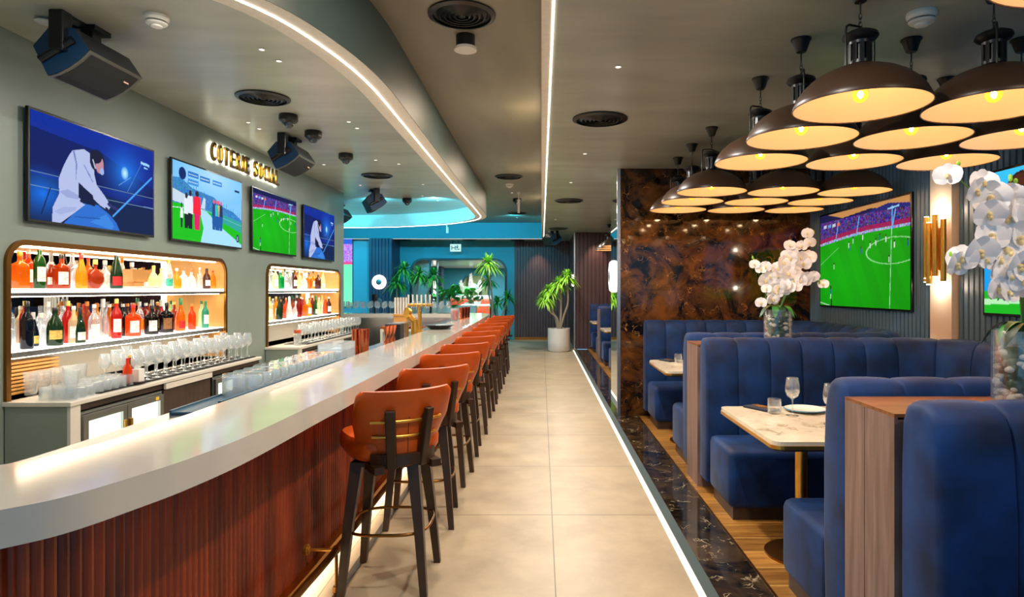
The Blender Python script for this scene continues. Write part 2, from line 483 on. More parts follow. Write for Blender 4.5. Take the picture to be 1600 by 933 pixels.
# ceilings -----------------------------------------------------------
sbox('ceiling', 'plaster', 0.05, 5.2, -1.5, 19.2, ZC, ZC+0.5)
sbox('ceiling_far', 'plaster', -7.2, 0.05, 18.1, 19.2, ZC, ZC+0.5)
sbox('ceiling_trough', 'trough', -7.2, 0.05, -1.5, 18.1, ZT, ZT+0.06)
sbox('ceiling_back_room', 'worktop', -7.2, 2.0, 19.17, 27.0, 2.36, 2.46)
sbox('trim_5', 'soffit', 0.0, 0.05, -1.5, 18.1, ZC-0.004, ZT)
sbox('trim_6', 'led', 0.056, 0.066, -1.5, 18.1, ZC-0.006, ZC)
sbox('trim_7', 'teal', -7.2, 0.0, 18.0, 18.1, ZC-0.004, ZT)
sbox('trim_8', 'led_soft', -7.2, 0.05, 18.1, 18.115, ZC-0.006, ZC)

ring_o = [(-3.5, 2.05), (-2.9, 2.1), (-2.3, 2.3), (-1.75, 2.68), (-1.364, 3.16), (-1.186, 3.695), (-1.09, 4.4), (-1.08, 5.4),
          (-1.083, 7), (-1.08, 9.5), (-1.066, 12.0), (-1.11, 12.8), (-1.32, 13.35), (-1.75, 13.9), (-2.23, 14.3), (-3.35, 14.8), (-4.6, 14.96), (-7.1, 15)]
RO = [Vector((p.x, p.y)) for p in resample(catmull([(x, y, 0) for x, y in ring_o], 8), 150)]
RL = offset2(RO, 0.11); RL2 = offset2(RO, 0.1185); RI = offset2(RO, 0.225)
RF = offset2(RO, 0.004)
struct(MB().band(RO, RF, ZC, ZT).build('trim_9', M['fascia'], smooth=40))
struct(MB().band(RF, RI, ZC, ZT-0.02).build('trim_10', M['soffit'], smooth=40))
struct(MB().band(RL, RL2, ZC-0.006, ZC+0.001).build('trim_11', M['led']))
poly = [(p.x, p.y) for p in RI] + [(-7.15, 15), (-7.15, 1.9)]
b = MB(); b.prism(poly, ZIN, ZIN+0.04)
bmesh.ops.triangulate(b.bm, faces=[f for f in b.bm.faces if len(f.verts) > 4])
struct(b.build('ceiling_bar', M['plaster_in']))

# plates with holes ---------------------------------------------------
def rrect(x0, x1, y0, y1, r, n=8, bottom=True):
    """rounded rectangle outline, counter-clockwise; bottom corners square when bottom is False"""
    out = []
    for cx, cy, a0, on in ((x1-r, y1-r, 0, True), (x0+r, y1-r, PI/2, True), (x0+r, y0+r, PI, bottom), (x1-r, y0+r, 1.5*PI, bottom)):
        if on:
            for i in range(n+1):
                a = a0 + PI/2*i/n
                out.append((cx + r*math.cos(a), cy + r*math.sin(a)))
        else:
            out.append((x0, y0) if a0 == PI else (x1, y0))
    return out
def plate(name, mat, outer, holes, thick, Mx, parent=None):
    """2D outline (u, v) with holes, extruded by thick along +w; Mx maps (u, v, w) to the place"""
    cu = bpy.data.curves.new(name, 'CURVE'); cu.dimensions = '2D'; cu.fill_mode = 'BOTH'; cu.extrude = thick/2
    for lp in [outer] + holes:
        sp = cu.splines.new('POLY'); sp.points.add(len(lp)-1)
        for i, p in enumerate(lp): sp.points[i].co = (p[0], p[1], 0, 1)
        sp.use_cyclic_u = True
    t = bpy.data.objects.new('tmp', cu)
    me = bpy.data.meshes.new_from_object(t)
    bpy.data.objects.remove(t); bpy.data.curves.remove(cu)
    me.transform(Mx @ Matrix.Translation((0, 0, thick/2)))
    if Mx.determinant() < 0: me.flip_normals()
    me.name = name
    me.materials.clear(); me.materials.append(mat)
    o = bpy.data.objects.new(name, me); COL.objects.link(o)
    if parent is not None: o.parent = parent
    return o
def axes(o, u, v, w):
    return Matrix(((u[0], v[0], w[0], o[0]), (u[1], v[1], w[1], o[1]), (u[2], v[2], w[2], o[2]), (0, 0, 0, 1)))
# left wall plane x=XW: u = +y, v = +z, w = -x (into the wall)
AL = axes((XW, 0, 0), (0, 1, 0), (0, 0, 1), (-1, 0, 0))
N1 = (4.197, 7.056); N2 = (8.16, 11.05); NZ0, NZ1 = 0.765, 1.80
holes = [rrect(N1[0], N1[1], NZ0, NZ1, 0.13, 8, False), rrect(N2[0], N2[1], NZ0, NZ1, 0.13, 8, False)]
struct(plate('wall_left', M['wall_green'], [(0.3, 0), (11.33, 0), (11.33, ZIN), (0.3, ZIN)], holes, 0.36, AL))
sbox('wall_left_far', 'cyan', -7.2, -7.1, 11.0, 18.6, 0, ZIN)
sbox('wall_left_return', 'wall_green', -7.2, -3.865, 11.2, 11.33, 0, ZIN)
sbox('wall_back_left', 'cyan', -7.2, -4.85, 18.3, 18.42, 0, ZC)
# pillar with flutes on the far left
def flutes(p0, p1, z0, z1, pitch, depth, side=1, seg=None):
    """fluted panel from p0 to p1 (xy), flutes bulging to the left of p0->p1 times side"""
    p0 = Vector(p0); p1 = Vector(p1); L = (p1-p0).length; t = (p1-p0)/L; nrm = Vector((-t.y, t.x))*side
    n = max(1, round(L/pitch)); pts = []
    prof = seg or [(0, 0), (0.12, 0), (0.2, 1), (0.88, 1), (0.96, 0)]
    for i in range(n):
        for a, d in prof: pts.append(p0 + t*((i+a)*L/n) + nrm*d*depth)
    pts.append(p1)
    B = [p - nrm*0 - nrm*(0.03 + ((p-p0).dot(nrm))) for p in pts]
    return MB().band(pts, B, z0, z1)
struct(flutes((-4.85, 18.0), (-4.2, 18.0), 0, ZC, 0.09, 0.025, -1).build('wall_back_pillar', M['flute_navy']))
sbox('wall_back_pillar_side', 'flute_navy', -4.84, -4.2, 18.03, 19.0, 0, ZC)
# back wall with the rounded opening into the next room; u=+x, v=+z, w=+y
AB = axes((0, YFAR, 0), (1, 0, 0), (0, 0, 1), (0, 1, 0))
OP = (-3.90, -1.03, 0.45, 2.42)
struct(plate('wall_back', M['teal'], [(-4.85, 0), (-0.80, 0), (-0.80, ZC), (-4.85, ZC)], [rrect(OP[0], OP[1], OP[2], OP[3], 0.38)], 0.16, AB))
win = struct(empty('window_1', (0, 0, 0)))
o1 = rrect(OP[0], OP[1], OP[2], OP[3], 0.38, 10); o2 = rrect(OP[0]+0.055, OP[1]-0.055, OP[2]+0.055, OP[3]-0.055, 0.33, 10)
plate('window_frame', M['black'], o1, [o2], 0.12, axes((0, YFAR-0.03, 0), (1, 0, 0), (0, 0, 1), (0, 1, 0)), win)
MB().box(-3.33, -3.26, YFAR-0.02, YFAR+0.06, 0.47, 2.40).build('window_mullion', M['black'], win)
plate('window_pane', M['pane'], o2, [], 0.01, axes((0, YFAR+0.04, 0), (1, 0, 0), (0, 0, 1), (0, 1, 0)), win)
# room beyond
sbox('wall_room_back', 'teal', -7.2, 2.0, 26.4, 26.5, 0, 2.5)
sbox('wall_room_pier', 'flute_navy', -4.55, -3.75, 24.0, 24.6, 0, 2.36)
sbox('trim_18', 'led_soft', -4.05, -3.95, 23.97, 24.0, 1.1, 2.2)
sbox('trim_19', 'led_soft', -4.32, -4.24, 23.97, 24.0, 1.1, 2.2)
sbox('wall_room_left', 'cyan', -5.3, -5.2, 19.2, 26.4, 0, 2.5)
sbox('wall_room_panel', 'worktop', -4.0, -3.42, 19.6, 19.65, 0, 2.36)
sbox('trim_20', 'worktop', -3.22, -3.17, 19.6, 19.65, 0, 2.36)
sbox('wall_room_right', 'teal', 1.2, 1.3, 19.2, 26.4, 0, 2.5)
lamp('room_light', 'AREA', (-2.5, 21.6, 2.34), 130, (0.6, 0.88, 1.0), 0.3)
lamp('room_light', 'AREA', (-2.3, 24.6, 2.34), 110, (0.8, 0.92, 1.0), 0.3)
# fluted dark wood walls at the far right
struct(flutes((-0.80, 19.0), (0.98, 19.0), 0.08, ZC, 0.085, 0.025, -1).build('wall_back_right', M['flute_dark']))
sbox('baseboard_back', 'brass_dark', -0.80, 0.98, 18.96, 19.03, 0.0, 0.08)
struct(flutes((0.85, 16.1), (5.2, 16.1), 0.0, ZC, 0.10, 0.025, -1).build('wall_right_far', M['flute_dark']))
sbox('trim_12', 'steel', 0.815, 0.85, 16.06, 16.2, 0, ZC)
sbox('wall_right_return', 'flute_dark', 0.83, 0.95, 16.2, 19.0, 0, ZC)
# marble wall and its mirrored end
sbox('wall_marble', 'marble', 0.935, 3.4, 7.58, 8.30, 0, ZC, bev=0)
sbox('trim_13', 'mirror', 0.905, 0.933, 7.62, 8.32, 0, ZC)
sbox('trim_14', 'steel', 0.898, 0.935, 7.575, 7.62, 0, ZC)
sbox('wall_right_far_side', 'flute_navy', 5.1, 5.2, 8.30, 16.1, 0, ZC)
# right wall corrugated
struct(flutes((XR, 0.4), (XR, 4.88), 0, ZC, 0.06, 0.02, 1).build('wall_right', M['flute_blue']))
struct(flutes((XR, 5.19), (XR, 7.58), 0, ZC, 0.06, 0.02, 1).build('wall_right.001', M['flute_blue']))
sbox('wall_right_core', 'flute_blue', XR+0.031, XR+0.13, 0.4, 7.58, 0, ZC)
sbox('trim_15', 'pilaster', XR-0.06, XR+0.03, 4.90, 5.17, 0, ZC)

# ================================================================== BAR
ow = [(-3.48, 0.95), (-2.6, 0.98), (-1.75, 1.08), (-1.36, 1.22), (-1.177, 1.39), (-1.098, 1.486), (-1.04, 1.65), (-0.995, 1.83), (-0.96, 2.13), (-0.944, 2.73),
      (-0.93, 3.3), (-0.93, 5.4), (-0.94, 8), (-0.965, 10.4), (-0.99, 12.0), (-1.06, 12.6), (-1.3, 12.95), (-1.8, 13.05), (-3.0, 13.05), (-6.2, 13.05)]
iw = [(-3.48, 1.55), (-2.7, 1.56), (-2.1, 1.58), (-1.75, 1.63), (-1.52, 1.72), (-1.44, 1.8), (-1.40, 1.9), (-1.37, 2.05), (-1.36, 2.3), (-1.357, 2.8),
      (-1.355, 3.3), (-1.355, 5.4), (-1.36, 8), (-1.38, 10.4), (-1.41, 12.0), (-1.45, 12.38), (-1.6, 12.5), (-1.9, 12.53), (-3.0, 12.53), (-6.2, 12.53)]
NB = 260
CO = catmull([(x, y, 0) for x, y in ow], 10); CI = catmull([(x, y, 0) for x, y in iw], 10)
bar = empty('bar_counter', (0, 0, 0), 'long curved bar counter with pale stone top and ribbed reddish wood front', 'bar counter')
b = MB().band(CO, CI, 0.935, 1.02)
b.build('countertop', M['counter'], bar, smooth=35)
def fluteline(line, off, pitch, depth):
    P = offset2(line, off)
    L = sum((q-p).length for p, q in zip(P, P[1:])); n = int(L/pitch)
    R = resample([(p.x, p.y, 0) for p in P], n*4+1)
    t = [(R[min(i+1, len(R)-1)] - R[max(i-1, 0)]).normalized() for i in range(len(R))]
    A = []; B = []
    for i, p in enumerate(R):
        nv = Vector((t[i].y, -t[i].x, 0))
        d = (0, 0.75, 1, 0.75)[i % 4]*depth
        A.append(p + nv*d); B.append(p - nv*0.03)
    return A, B
cow = [(p.x, p.y) for p in CO]
A, B = fluteline(cow, 0.25, 0.034, 0.011)
MB().band(A, B, 0.11, 0.935).build('ribbed_front', M['bar_wood'], bar, smooth=25)
P1 = offset2(cow, 0.202); P2 = offset2(cow, 0.29)
MB().band(P1, P2, 0.088, 0.118).build('kick_trim', M['brass'], bar)
P3 = offset2(cow, 0.30); P4 = offset2(cow, 0.34)
MB().band(P3, P4, 0.0, 0.085).build('plinth', M['worktop'], bar)
P5 = offset2(cow, 0.25); P6 = offset2(cow, 0.28)
MB().band(P5, P6, 0.080, 0.087).build('plinth_light', M['led_niche'], bar)
# under-counter lip seen from the back
P7 = offset2([(p.x, p.y) for p in CI], -0.02)
# foot rail
rail = empty('foot_rail', (0, 0, 0), 'bronze foot rail running along the base of the bar front', 'foot rail')
RLn = [(p.x, p.y, 0.21) for p in offset2(cow, 0.085)]
MB().tube(RLn, 0.017, 10).build('rail_tube', M['brass_dark'], rail, smooth=60)
k = 0
for y in (1.9, 3.17, 4.95, 6.75, 8.55, 10.35, 12.0):
    i = min(range(len(cow)), key=lambda j: abs(cow[j][1]-y) + (5 if cow[j][0] < -1.2 else 0))
    x = offset2(cow, 0.085)[i].x; xp = offset2(cow, 0.238)[i].x
    MB().cyl((xp, y, 0.21), (x, y, 0.21), 0.008, 10).cyl((xp-0.003, y, 0.21), (xp+0.012, y, 0.21), 0.028, 16).cyl((xp+0.012, y, 0.21), (xp+0.02, y, 0.21), 0.018, 16).build('wall_bracket', M['brass'], rail, smooth=40)
    MB().cyl((x, y, 0), (x, y, 0.21), 0.008, 10).cyl((x, y, 0), (x, y, 0.03), 0.02, 16, 0.016).ball((x, y, 0.21), 0.022).build('post', M['brass_dark'], rail, smooth=40)

# inner lower ledge (stainless)
IL = [(p.x, p.y) for p in CI]
wk = empty('underbar_ledge', (0, 0, 0), 'stainless steel lower work ledge behind the bar top', 'work surface')
a1 = offset2(IL, 0.006); a2 = offset2(IL, 0.30)
MB().band(a1, a2, 0.92, 0.95).build('ledge_top', M['steel'], wk)
a3 = offset2(IL, 0.06); a4 = offset2(IL, 0.27)
MB().band(a3, a4, 0.05, 0.92).build('ledge_body', M['steel'], wk)

# ================================================================== BACK BAR
ZB = 0.765; XF = -3.084
def back_cabinet(y0, y1, label, wt_label, panels):
    c = empty('back_bar_cabinet', (XF, y0, 0), label, 'cabinet', None)
    t = Matrix.Translation((-XF, -y0, 0))
    MB().box(-3.49, XF+0.02, y0, y0+0.05, 0, ZB-0.03, t).build('end_panel', M['wall_green'], c)
    MB().box(XF+0.0, XF+0.022, y0-0.001, y0+0.09, 0, ZB-0.03, t).build('end_post', M['worktop'], c)
    MB().box(-3.49, XF-0.05, y0+0.05, y1, 0.08, ZB-0.03, t).build('carcass', M['dark_cab'], c)
    MB().box(XF-0.05, XF, y0+0.09, y1, 0.69, ZB-0.03, t).build('top_rail', M['dark_cab'], c)
    MB().box(-3.45, XF-0.08, y0+0.05, y1, 0, 0.08, t).build('plinth', M['black'], c)
    for a, z in panels:
        MB().box(XF-0.05, XF+0.01, a+0.01, z-0.01, 0.1, 0.675, t).build('door', M['dark_cab'], c)
        MB().box(XF+0.01, XF+0.03, a+0.01, z-0.01, 0.685, 0.73, t).build('door_rail', M['worktop'], c)
    w = MB().box(-3.82, XF+0.03, y0-0.01, y1, ZB-0.03, ZB, None, 0.004).build('worktop', M['worktop'])
    tag(w, wt_label, 'worktop')
    return c
back_cabinet(4.162, 6.99, 'dark wood back bar cabinet with grey end panel, below the nearer niche', 'white back bar worktop running into the nearer niche', [(5.2, 5.95)])
back_cabinet(8.10, 11.3, 'dark wood back bar cabinet with grey end panel, below the farther niche', 'white back bar worktop running into the farther niche', [(9.12, 9.9)])
M['fridge_in'] = em('fridge_interior', '#e9f3dc', 1.6)
def fridge(y0, y1, label, n):
    f = empty('bottle_fridge', (XF, y0, 0.1), label, 'fridge', None)
    h = 0.555; w = y1-y0
    MB().box(-0.04, 0.004, 0, w, h+0.005, h+0.022).box(-0.04, 0.004, 0, w, -0.01, 0.0).box(-0.05, 0.004, -0.012, 0, -0.01, h+0.022).box(-0.05, 0.004, w, w+0.012, -0.01, h+0.022).build('cabinet_frame', M['steel'], f)
    for i in range(n):
        a = i*w/n + 0.004; z = (i+1)*w/n - 0.004
        d = MB(); e = 0.045
        d.box(0, 0.03, a, z, h-e, h).box(0, 0.03, a, z, 0, e).box(0, 0.03, a, a+e, e, h-e).box(0, 0.03, z-e, z, e, h-e)
        dd = d.build('door', M['steel'], f)
        MB().box(0.003, 0.009, a+e, z-e, e, h-e).build('glass_pane', M['fridge_in'], dd)
        hy = z-0.03 if (i == 0 and n == 2) else a+0.03
        MB().box(0.03, 0.045, hy-0.012, hy+0.012, h*0.45, h*0.8, None, 0.004).build('handle', M['brass'], dd)
    # sticker
    return f
fr = fridge(4.27, 5.18, 'double-door lit glass fridge at the near end of the back bar', 2)
st = MB().box(0.031, 0.032, 0.80, 0.84, 0.518, 0.545).build('sticker', pm('yellow_sticker', '#e3b92a'), fr)
fridge(6.0, 6.9, 'lit glass fridge beside the plain door of the nearer back bar cabinet', 2)
fridge(8.22, 9.10, 'lit glass fridge at the near end of the farther back bar cabinet', 2)
fridge(9.95, 10.85, 'lit glass fridge at the far end of the back bar', 2)

def mat_strip(x0, x1, y0, y1, label):
    n = int((y1-y0)/0.03); b = MB().box(x0, x1, y0, y1, 0, 0.006)
    for i in range(n): b.box(x1-0.012, x1+0.002, y0+i*0.03+0.005, y0+i*0.03+0.02, 0.006, 0.012)
    o = b.build('bar_mat', M['blackrub'], loc=(0, 0, ZB+0.0005)); tag(o, label, 'bar mat')
mat_strip(-3.42, -3.1, 4.5, 6.95, 'long black rubber bar mat on the nearer back bar worktop')
mat_strip(-3.42, -3.1, 8.5, 11.2, 'black rubber bar mat on the farther back bar worktop')

# niches ---------------------------------------------------------------
def niche(y0, y1, label):
    s = empty('bottle_shelving', (XW, y0, NZ0), label, 'shelving')
    MB().box(-0.325, -0.318, 0.0, y1-y0, 0.0, 1.04-NZ0).build('splashback', M['worktop'], s)
    s0 = Matrix.Translation((-XW, -y0, -NZ0))
    out = rrect(y0-0.035, y1+0.035, NZ0, NZ1+0.035, 0.165, 10, False); inn = rrect(y0+0.004, y1-0.004, NZ0-0.01, NZ1-0.004, 0.126, 10, False)
    # rim as open arch: use polylines
    A = out[:-2]; 
    def arch(l): return l[:-2]
    v = []
    # order: right-top arc, left-top arc, then (x0,y0) and (x1,y0): rebuild as path from right bottom over the top to left bottom
    po = [(y1+0.035, NZ0)] + out[:-2] + [(y0-0.035, NZ0)]
    pi = [(y1-0.002, NZ0)] + rrect(y0+0.002, y1-0.002, NZ0, NZ1-0.002, 0.128, 10, False)[:-2] + [(y0+0.002, NZ0)]
    b = MB(); n = len(po)
    x0, x1 = 0.0, 0.022
    vs = []
    for p, q in zip(po, pi): vs += [(x0, p[0]-y0, p[1]-NZ0), (x1, p[0]-y0, p[1]-NZ0), (x1, q[0]-y0, q[1]-NZ0), (x0, q[0]-y0, q[1]-NZ0)]
    fs = []
    for i in range(n-1):
        for k in range(4): fs.append((4*i+k, 4*i+(k+1) % 4, 4*i+4+(k+1) % 4, 4*i+4+k))
    fs += [(0, 1, 2, 3), (4*n-4, 4*n-3, 4*n-2, 4*n-1)]
    b.add(vs, fs); b.build('frame', M['brass_dark'], s, smooth=40)
    # liner: sides and rounded top
    b = MB(); vs = []; fs = []
    for q in pi: vs += [(-0.33, q[0]-y0, q[1]-NZ0), (0.0, q[0]-y0, q[1]-NZ0)]
    for i in range(n-1): fs.append((2*i, 2*i+1, 2*i+3, 2*i+2))
    b.add(vs, fs); b.build('liner', M['warmwood'], s, smooth=40)
    L = y1-y0
    MB().box(-0.335, -0.325, 0, L, 0, NZ1-NZ0).build('mirror_back', M['mirror'], s)
    for zt, zb, nm in ((1.505, 1.452, 0), (1.085, 1.04, 1)):
        sh = MB().box(-0.325, -0.004, 0.004, L-0.004, zb-NZ0, zt-NZ0-(0.03 if nm == 0 else 0.008)).build('shelf', M['brass_dark'] if False else M['steel'], s)
        MB().box(-0.322, -0.002, 0.006, L-0.006, zt-NZ0-(0.03 if nm == 0 else 0.008), zt-NZ0).build('light_panel', M['led_soft'], sh)
        MB().box(-0.06, -0.03, 0.05, L-0.05, zb-NZ0-0.006, zb-NZ0).build('led_strip', M['led_niche'], sh)
    MB().box(-0.08, -0.03, 0.12, L-0.12, NZ1-NZ0-0.012, NZ1-NZ0-0.004).build('led_strip', M['led_niche'], s)
    # glowing tube added to imitate a lamp's reflection in the mirror
    MB().cyl((-0.31, L*0.80, NZ1-NZ0-0.03), (-0.31, L*0.80, 0.74), 0.012, 10).cyl((-0.31, L*0.80, 0.68), (-0.31, L*0.80, 0.32), 0.012, 10).build('reflected_light', M['led_niche'], s)
    return s
niche(N1[0], N1[1], 'lit bottle niche with rounded metal frame and glowing shelves, nearer and larger one')
niche(N2[0], N2[1], 'lit bottle niche with rounded metal frame and glowing shelves, farther one near wall end')

# ================================================================== BAR STOOLS
CST = (-0.775, 3.32)
def make_stool():
    r = empty('bar_stool', (0, 0, 0), None, 'bar stool', 'orange bar stools along the counter')
    # four tapered legs
    for sx in (-1, 1):
        for sy in (-1, 1):
            b = MB(); t = 0.014
            v = []
            for z, c, w in ((0.0, 0.203, 0.017), (0.35, 0.172, 0.023), (0.645, 0.138, 0.029)):
                for a, d in ((-1, -1), (1, -1), (1, 1), (-1, 1)): v.append((sx*c + a*w, sy*c + d*w, z))
            b.add(v, [(3, 2, 1, 0), (8, 9, 10, 11)] + [(k*4+i, k*4+(i+1) % 4, k*4+4+(i+1) % 4, k*4+4+i) for k in (0, 1) for i in range(4)])
            b.build('leg', M['leg_wood'], r)
    pts = []
    for i in range(48):
        a = 2*PI*i/48; c, s = math.cos(a), math.sin(a); f = 0.205/((abs(c)**3.2+abs(s)**3.2)**(1/3.2))
        pts.append((c*f, s*f, 0.30))
    MB().tube(pts, 0.008, 8, closed=True).build('foot_ring', M['brass_dark'], r, smooth=60)
    MB().box(-0.165, 0.165, -0.165, 0.165, 0.62, 0.645, None, 0.006).lathe([(0.12, 0.645), (0.12, 0.67)], 24).build('swivel_plate', M['leg_wood'], r)
    R = Matrix.Rotation(math.radians(33), 4, 'Z')
    # seat cushion, facing +y
    b = MB()
    def seat(u, v):
        a = 2*PI*u; c, s = math.cos(a), math.sin(a); p = 3.0
        f = 1/((abs(c)**p+abs(s)**p)**(1/p))
        prof = [(0.0, 0.640), (0.70, 0.640), (0.88, 0.655), (1.0, 0.70), (1.01, 0.745), (0.95, 0.768), (0.82, 0.765), (0.55, 0.742), (0.0, 0.738)]
        q = v*8; k = int(min(q, 7.999)); w = q-k
        rr = prof[k][0]*(1-w)+prof[k+1][0]*w; zz = prof[k][1]*(1-w)+prof[k+1][1]*w
        return R @ Vector((c*f*rr*0.235, s*f*rr*0.225+0.04, zz))
    b.grid(seat, 40, 8).build('seat', M['leather'], r, smooth=50)
    # curved shell back
    b = MB(); T = 0.038
    def back(u, v, off):
        a = (u-0.5)*2
        hw = 0.212 + 0.034*min(1, max(0, (v-0.25)/0.35))**1.3
        e = 1-abs(a)**7
        z = 0.635 + (1.01-0.635)*v
        # rounded corners
        if v > 0.88: hw -= 0.024*((v-0.88)/0.12)**3
        if v < 0.22: hw -= 0.06*((0.22-v)/0.22)**2
        wrap = 0.10*(1-v)**1.5+0.055
        x = a*hw; y = -0.185 - 0.055*v + wrap*a*a + 0.02*math.sin(v*PI)
        z += 0.004*(a*a)*v
        return R @ Vector((x, y-off, z))
    n, m = 28, 16
    for off in (0, T): pass
    V0 = [[b.bm.verts.new(back(i/n, j/m, 0)) for j in range(m+1)] for i in range(n+1)]
    V1 = [[b.bm.verts.new(back(i/n, j/m, T*(1 - 0.5*(abs(i/n-0.5)*2)**6))) for j in range(m+1)] for i in range(n+1)]
    for i in range(n):
        for j in range(m):
            b.bm.faces.new((V0[i][j], V0[i+1][j], V0[i+1][j+1], V0[i][j+1]))
            b.bm.faces.new((V1[i][j+1], V1[i+1][j+1], V1[i+1][j], V1[i][j]))
    for i in range(n):
        b.bm.faces.new((V0[i][m], V0[i+1][m], V1[i+1][m], V1[i][m])); b.bm.faces.new((V0[i+1][0], V0[i][0], V1[i][0], V1[i+1][0]))
    for j in range(m):
        b.bm.faces.new((V0[0][j], V0[0][j+1], V1[0][j+1], V1[0][j])); b.bm.faces.new((V0[n][j+1], V0[n][j], V1[n][j], V1[n][j+1]))
    bk = b.build('backrest', M['leather'], r, smooth=60)
    # centre seam on the back
    sp = [back(0.5, 0.05+0.6*i/10, T+0.001) for i in range(11)]
    MB().tube(sp, 0.002, 5).build('seam', pm('leather_seam', '#5a2208', 0.6), bk)
    # yoke and uprights
    b = MB()
    yo = [back(0.5+0.40*(i/12-0.5)*2, 0.10, T+0.016) for i in range(13)]
    vs = []
    for i, q in enumerate(yo):
        d = yo[min(i+1, 12)]-yo[max(i-1, 0)]; nn = Vector((-d.y, d.x, 0)).normalized()*0.017; arch = 0.035*(1-(abs(i-6)/6)**2)
        for s_, z_ in ((-1, -0.06+arch), (1, -0.06+arch), (1, 0.028), (-1, 0.028)): vs.append(q + nn*s_ + Vector((0, 0, z_)))
    b.add(vs, [(0, 1, 2, 3), (51, 50, 49, 48)] + [(4*k+i, 4*k+4+i, 4*k+4+(i+1) % 4, 4*k+(i+1) % 4) for k in range(12) for i in range(4)])
    b.box(-0.17, -0.12, -0.235, -0.02, 0.615, 0.65, R).box(0.12, 0.17, -0.235, -0.02, 0.615, 0.65, R)
    b.build('back_yoke', M['leg_wood'], r)
    for a in (-0.46, 0.42):
        p0 = back(0.5+a/2, 0.05, T+0.030); p1 = back(0.5+a/2*0.92, 0.76, T+0.022)
        d = p1-p0; Mx = Matrix.Translation(p0) @ R @ (R.inverted().to_3x3() @ d).to_track_quat('Z', 'Y').to_matrix().to_4x4()
        MB().box(-0.024, 0.024, -0.015, 0.015, -0.02, d.length, Mx, 0.005).build('upright', M['leg_wood'], r)
    for v in (0.40, 0.60):
        pts = [back(0.5+0.37*(i/10-0.5)*2, v, T+0.006) for i in range(11)]
        MB().tube(pts, 0.0085, 8).build('brass_rod', M['brass'], r, smooth=60)
    return r
ORD = ['first', 'second', 'third', 'fourth', 'fifth', 'sixth', 'seventh', 'eighth', 'ninth', 'tenth', 'eleventh', 'twelfth', 'thirteenth', 'fourteenth', 'fifteenth',
       'sixteenth', 'seventeenth', 'eighteenth', 'nineteenth', 'twentieth', 'twenty-first', 'twenty-second', 'twenty-third', 'twenty-fourth', 'twenty-fifth', 'twenty-sixth', 'twenty-seventh', 'twenty-eighth', 'twenty-ninth', 'thirtieth']
st0 = make_stool()
for i in range(11):
    s = st0 if i == 0 else copy_tree(st0)
    s.location = (CST[0] - 0.004*i, CST[1]+0.87*i, 0)
    s.rotation_euler = (0, 0, math.radians((0, 4, -3, 2, 5, -2, 3, 0, 4, -3, 2)[i]))
    if i == 0: s['label'] = 'nearest orange leather bar stool, its whole back and all legs in view'
    elif i == 10: s['label'] = 'farthest orange leather bar stool, at the far end of the counter row'
    else: s['label'] = 'orange leather bar stool, %s from the near end of the counter row' % ORD[i]

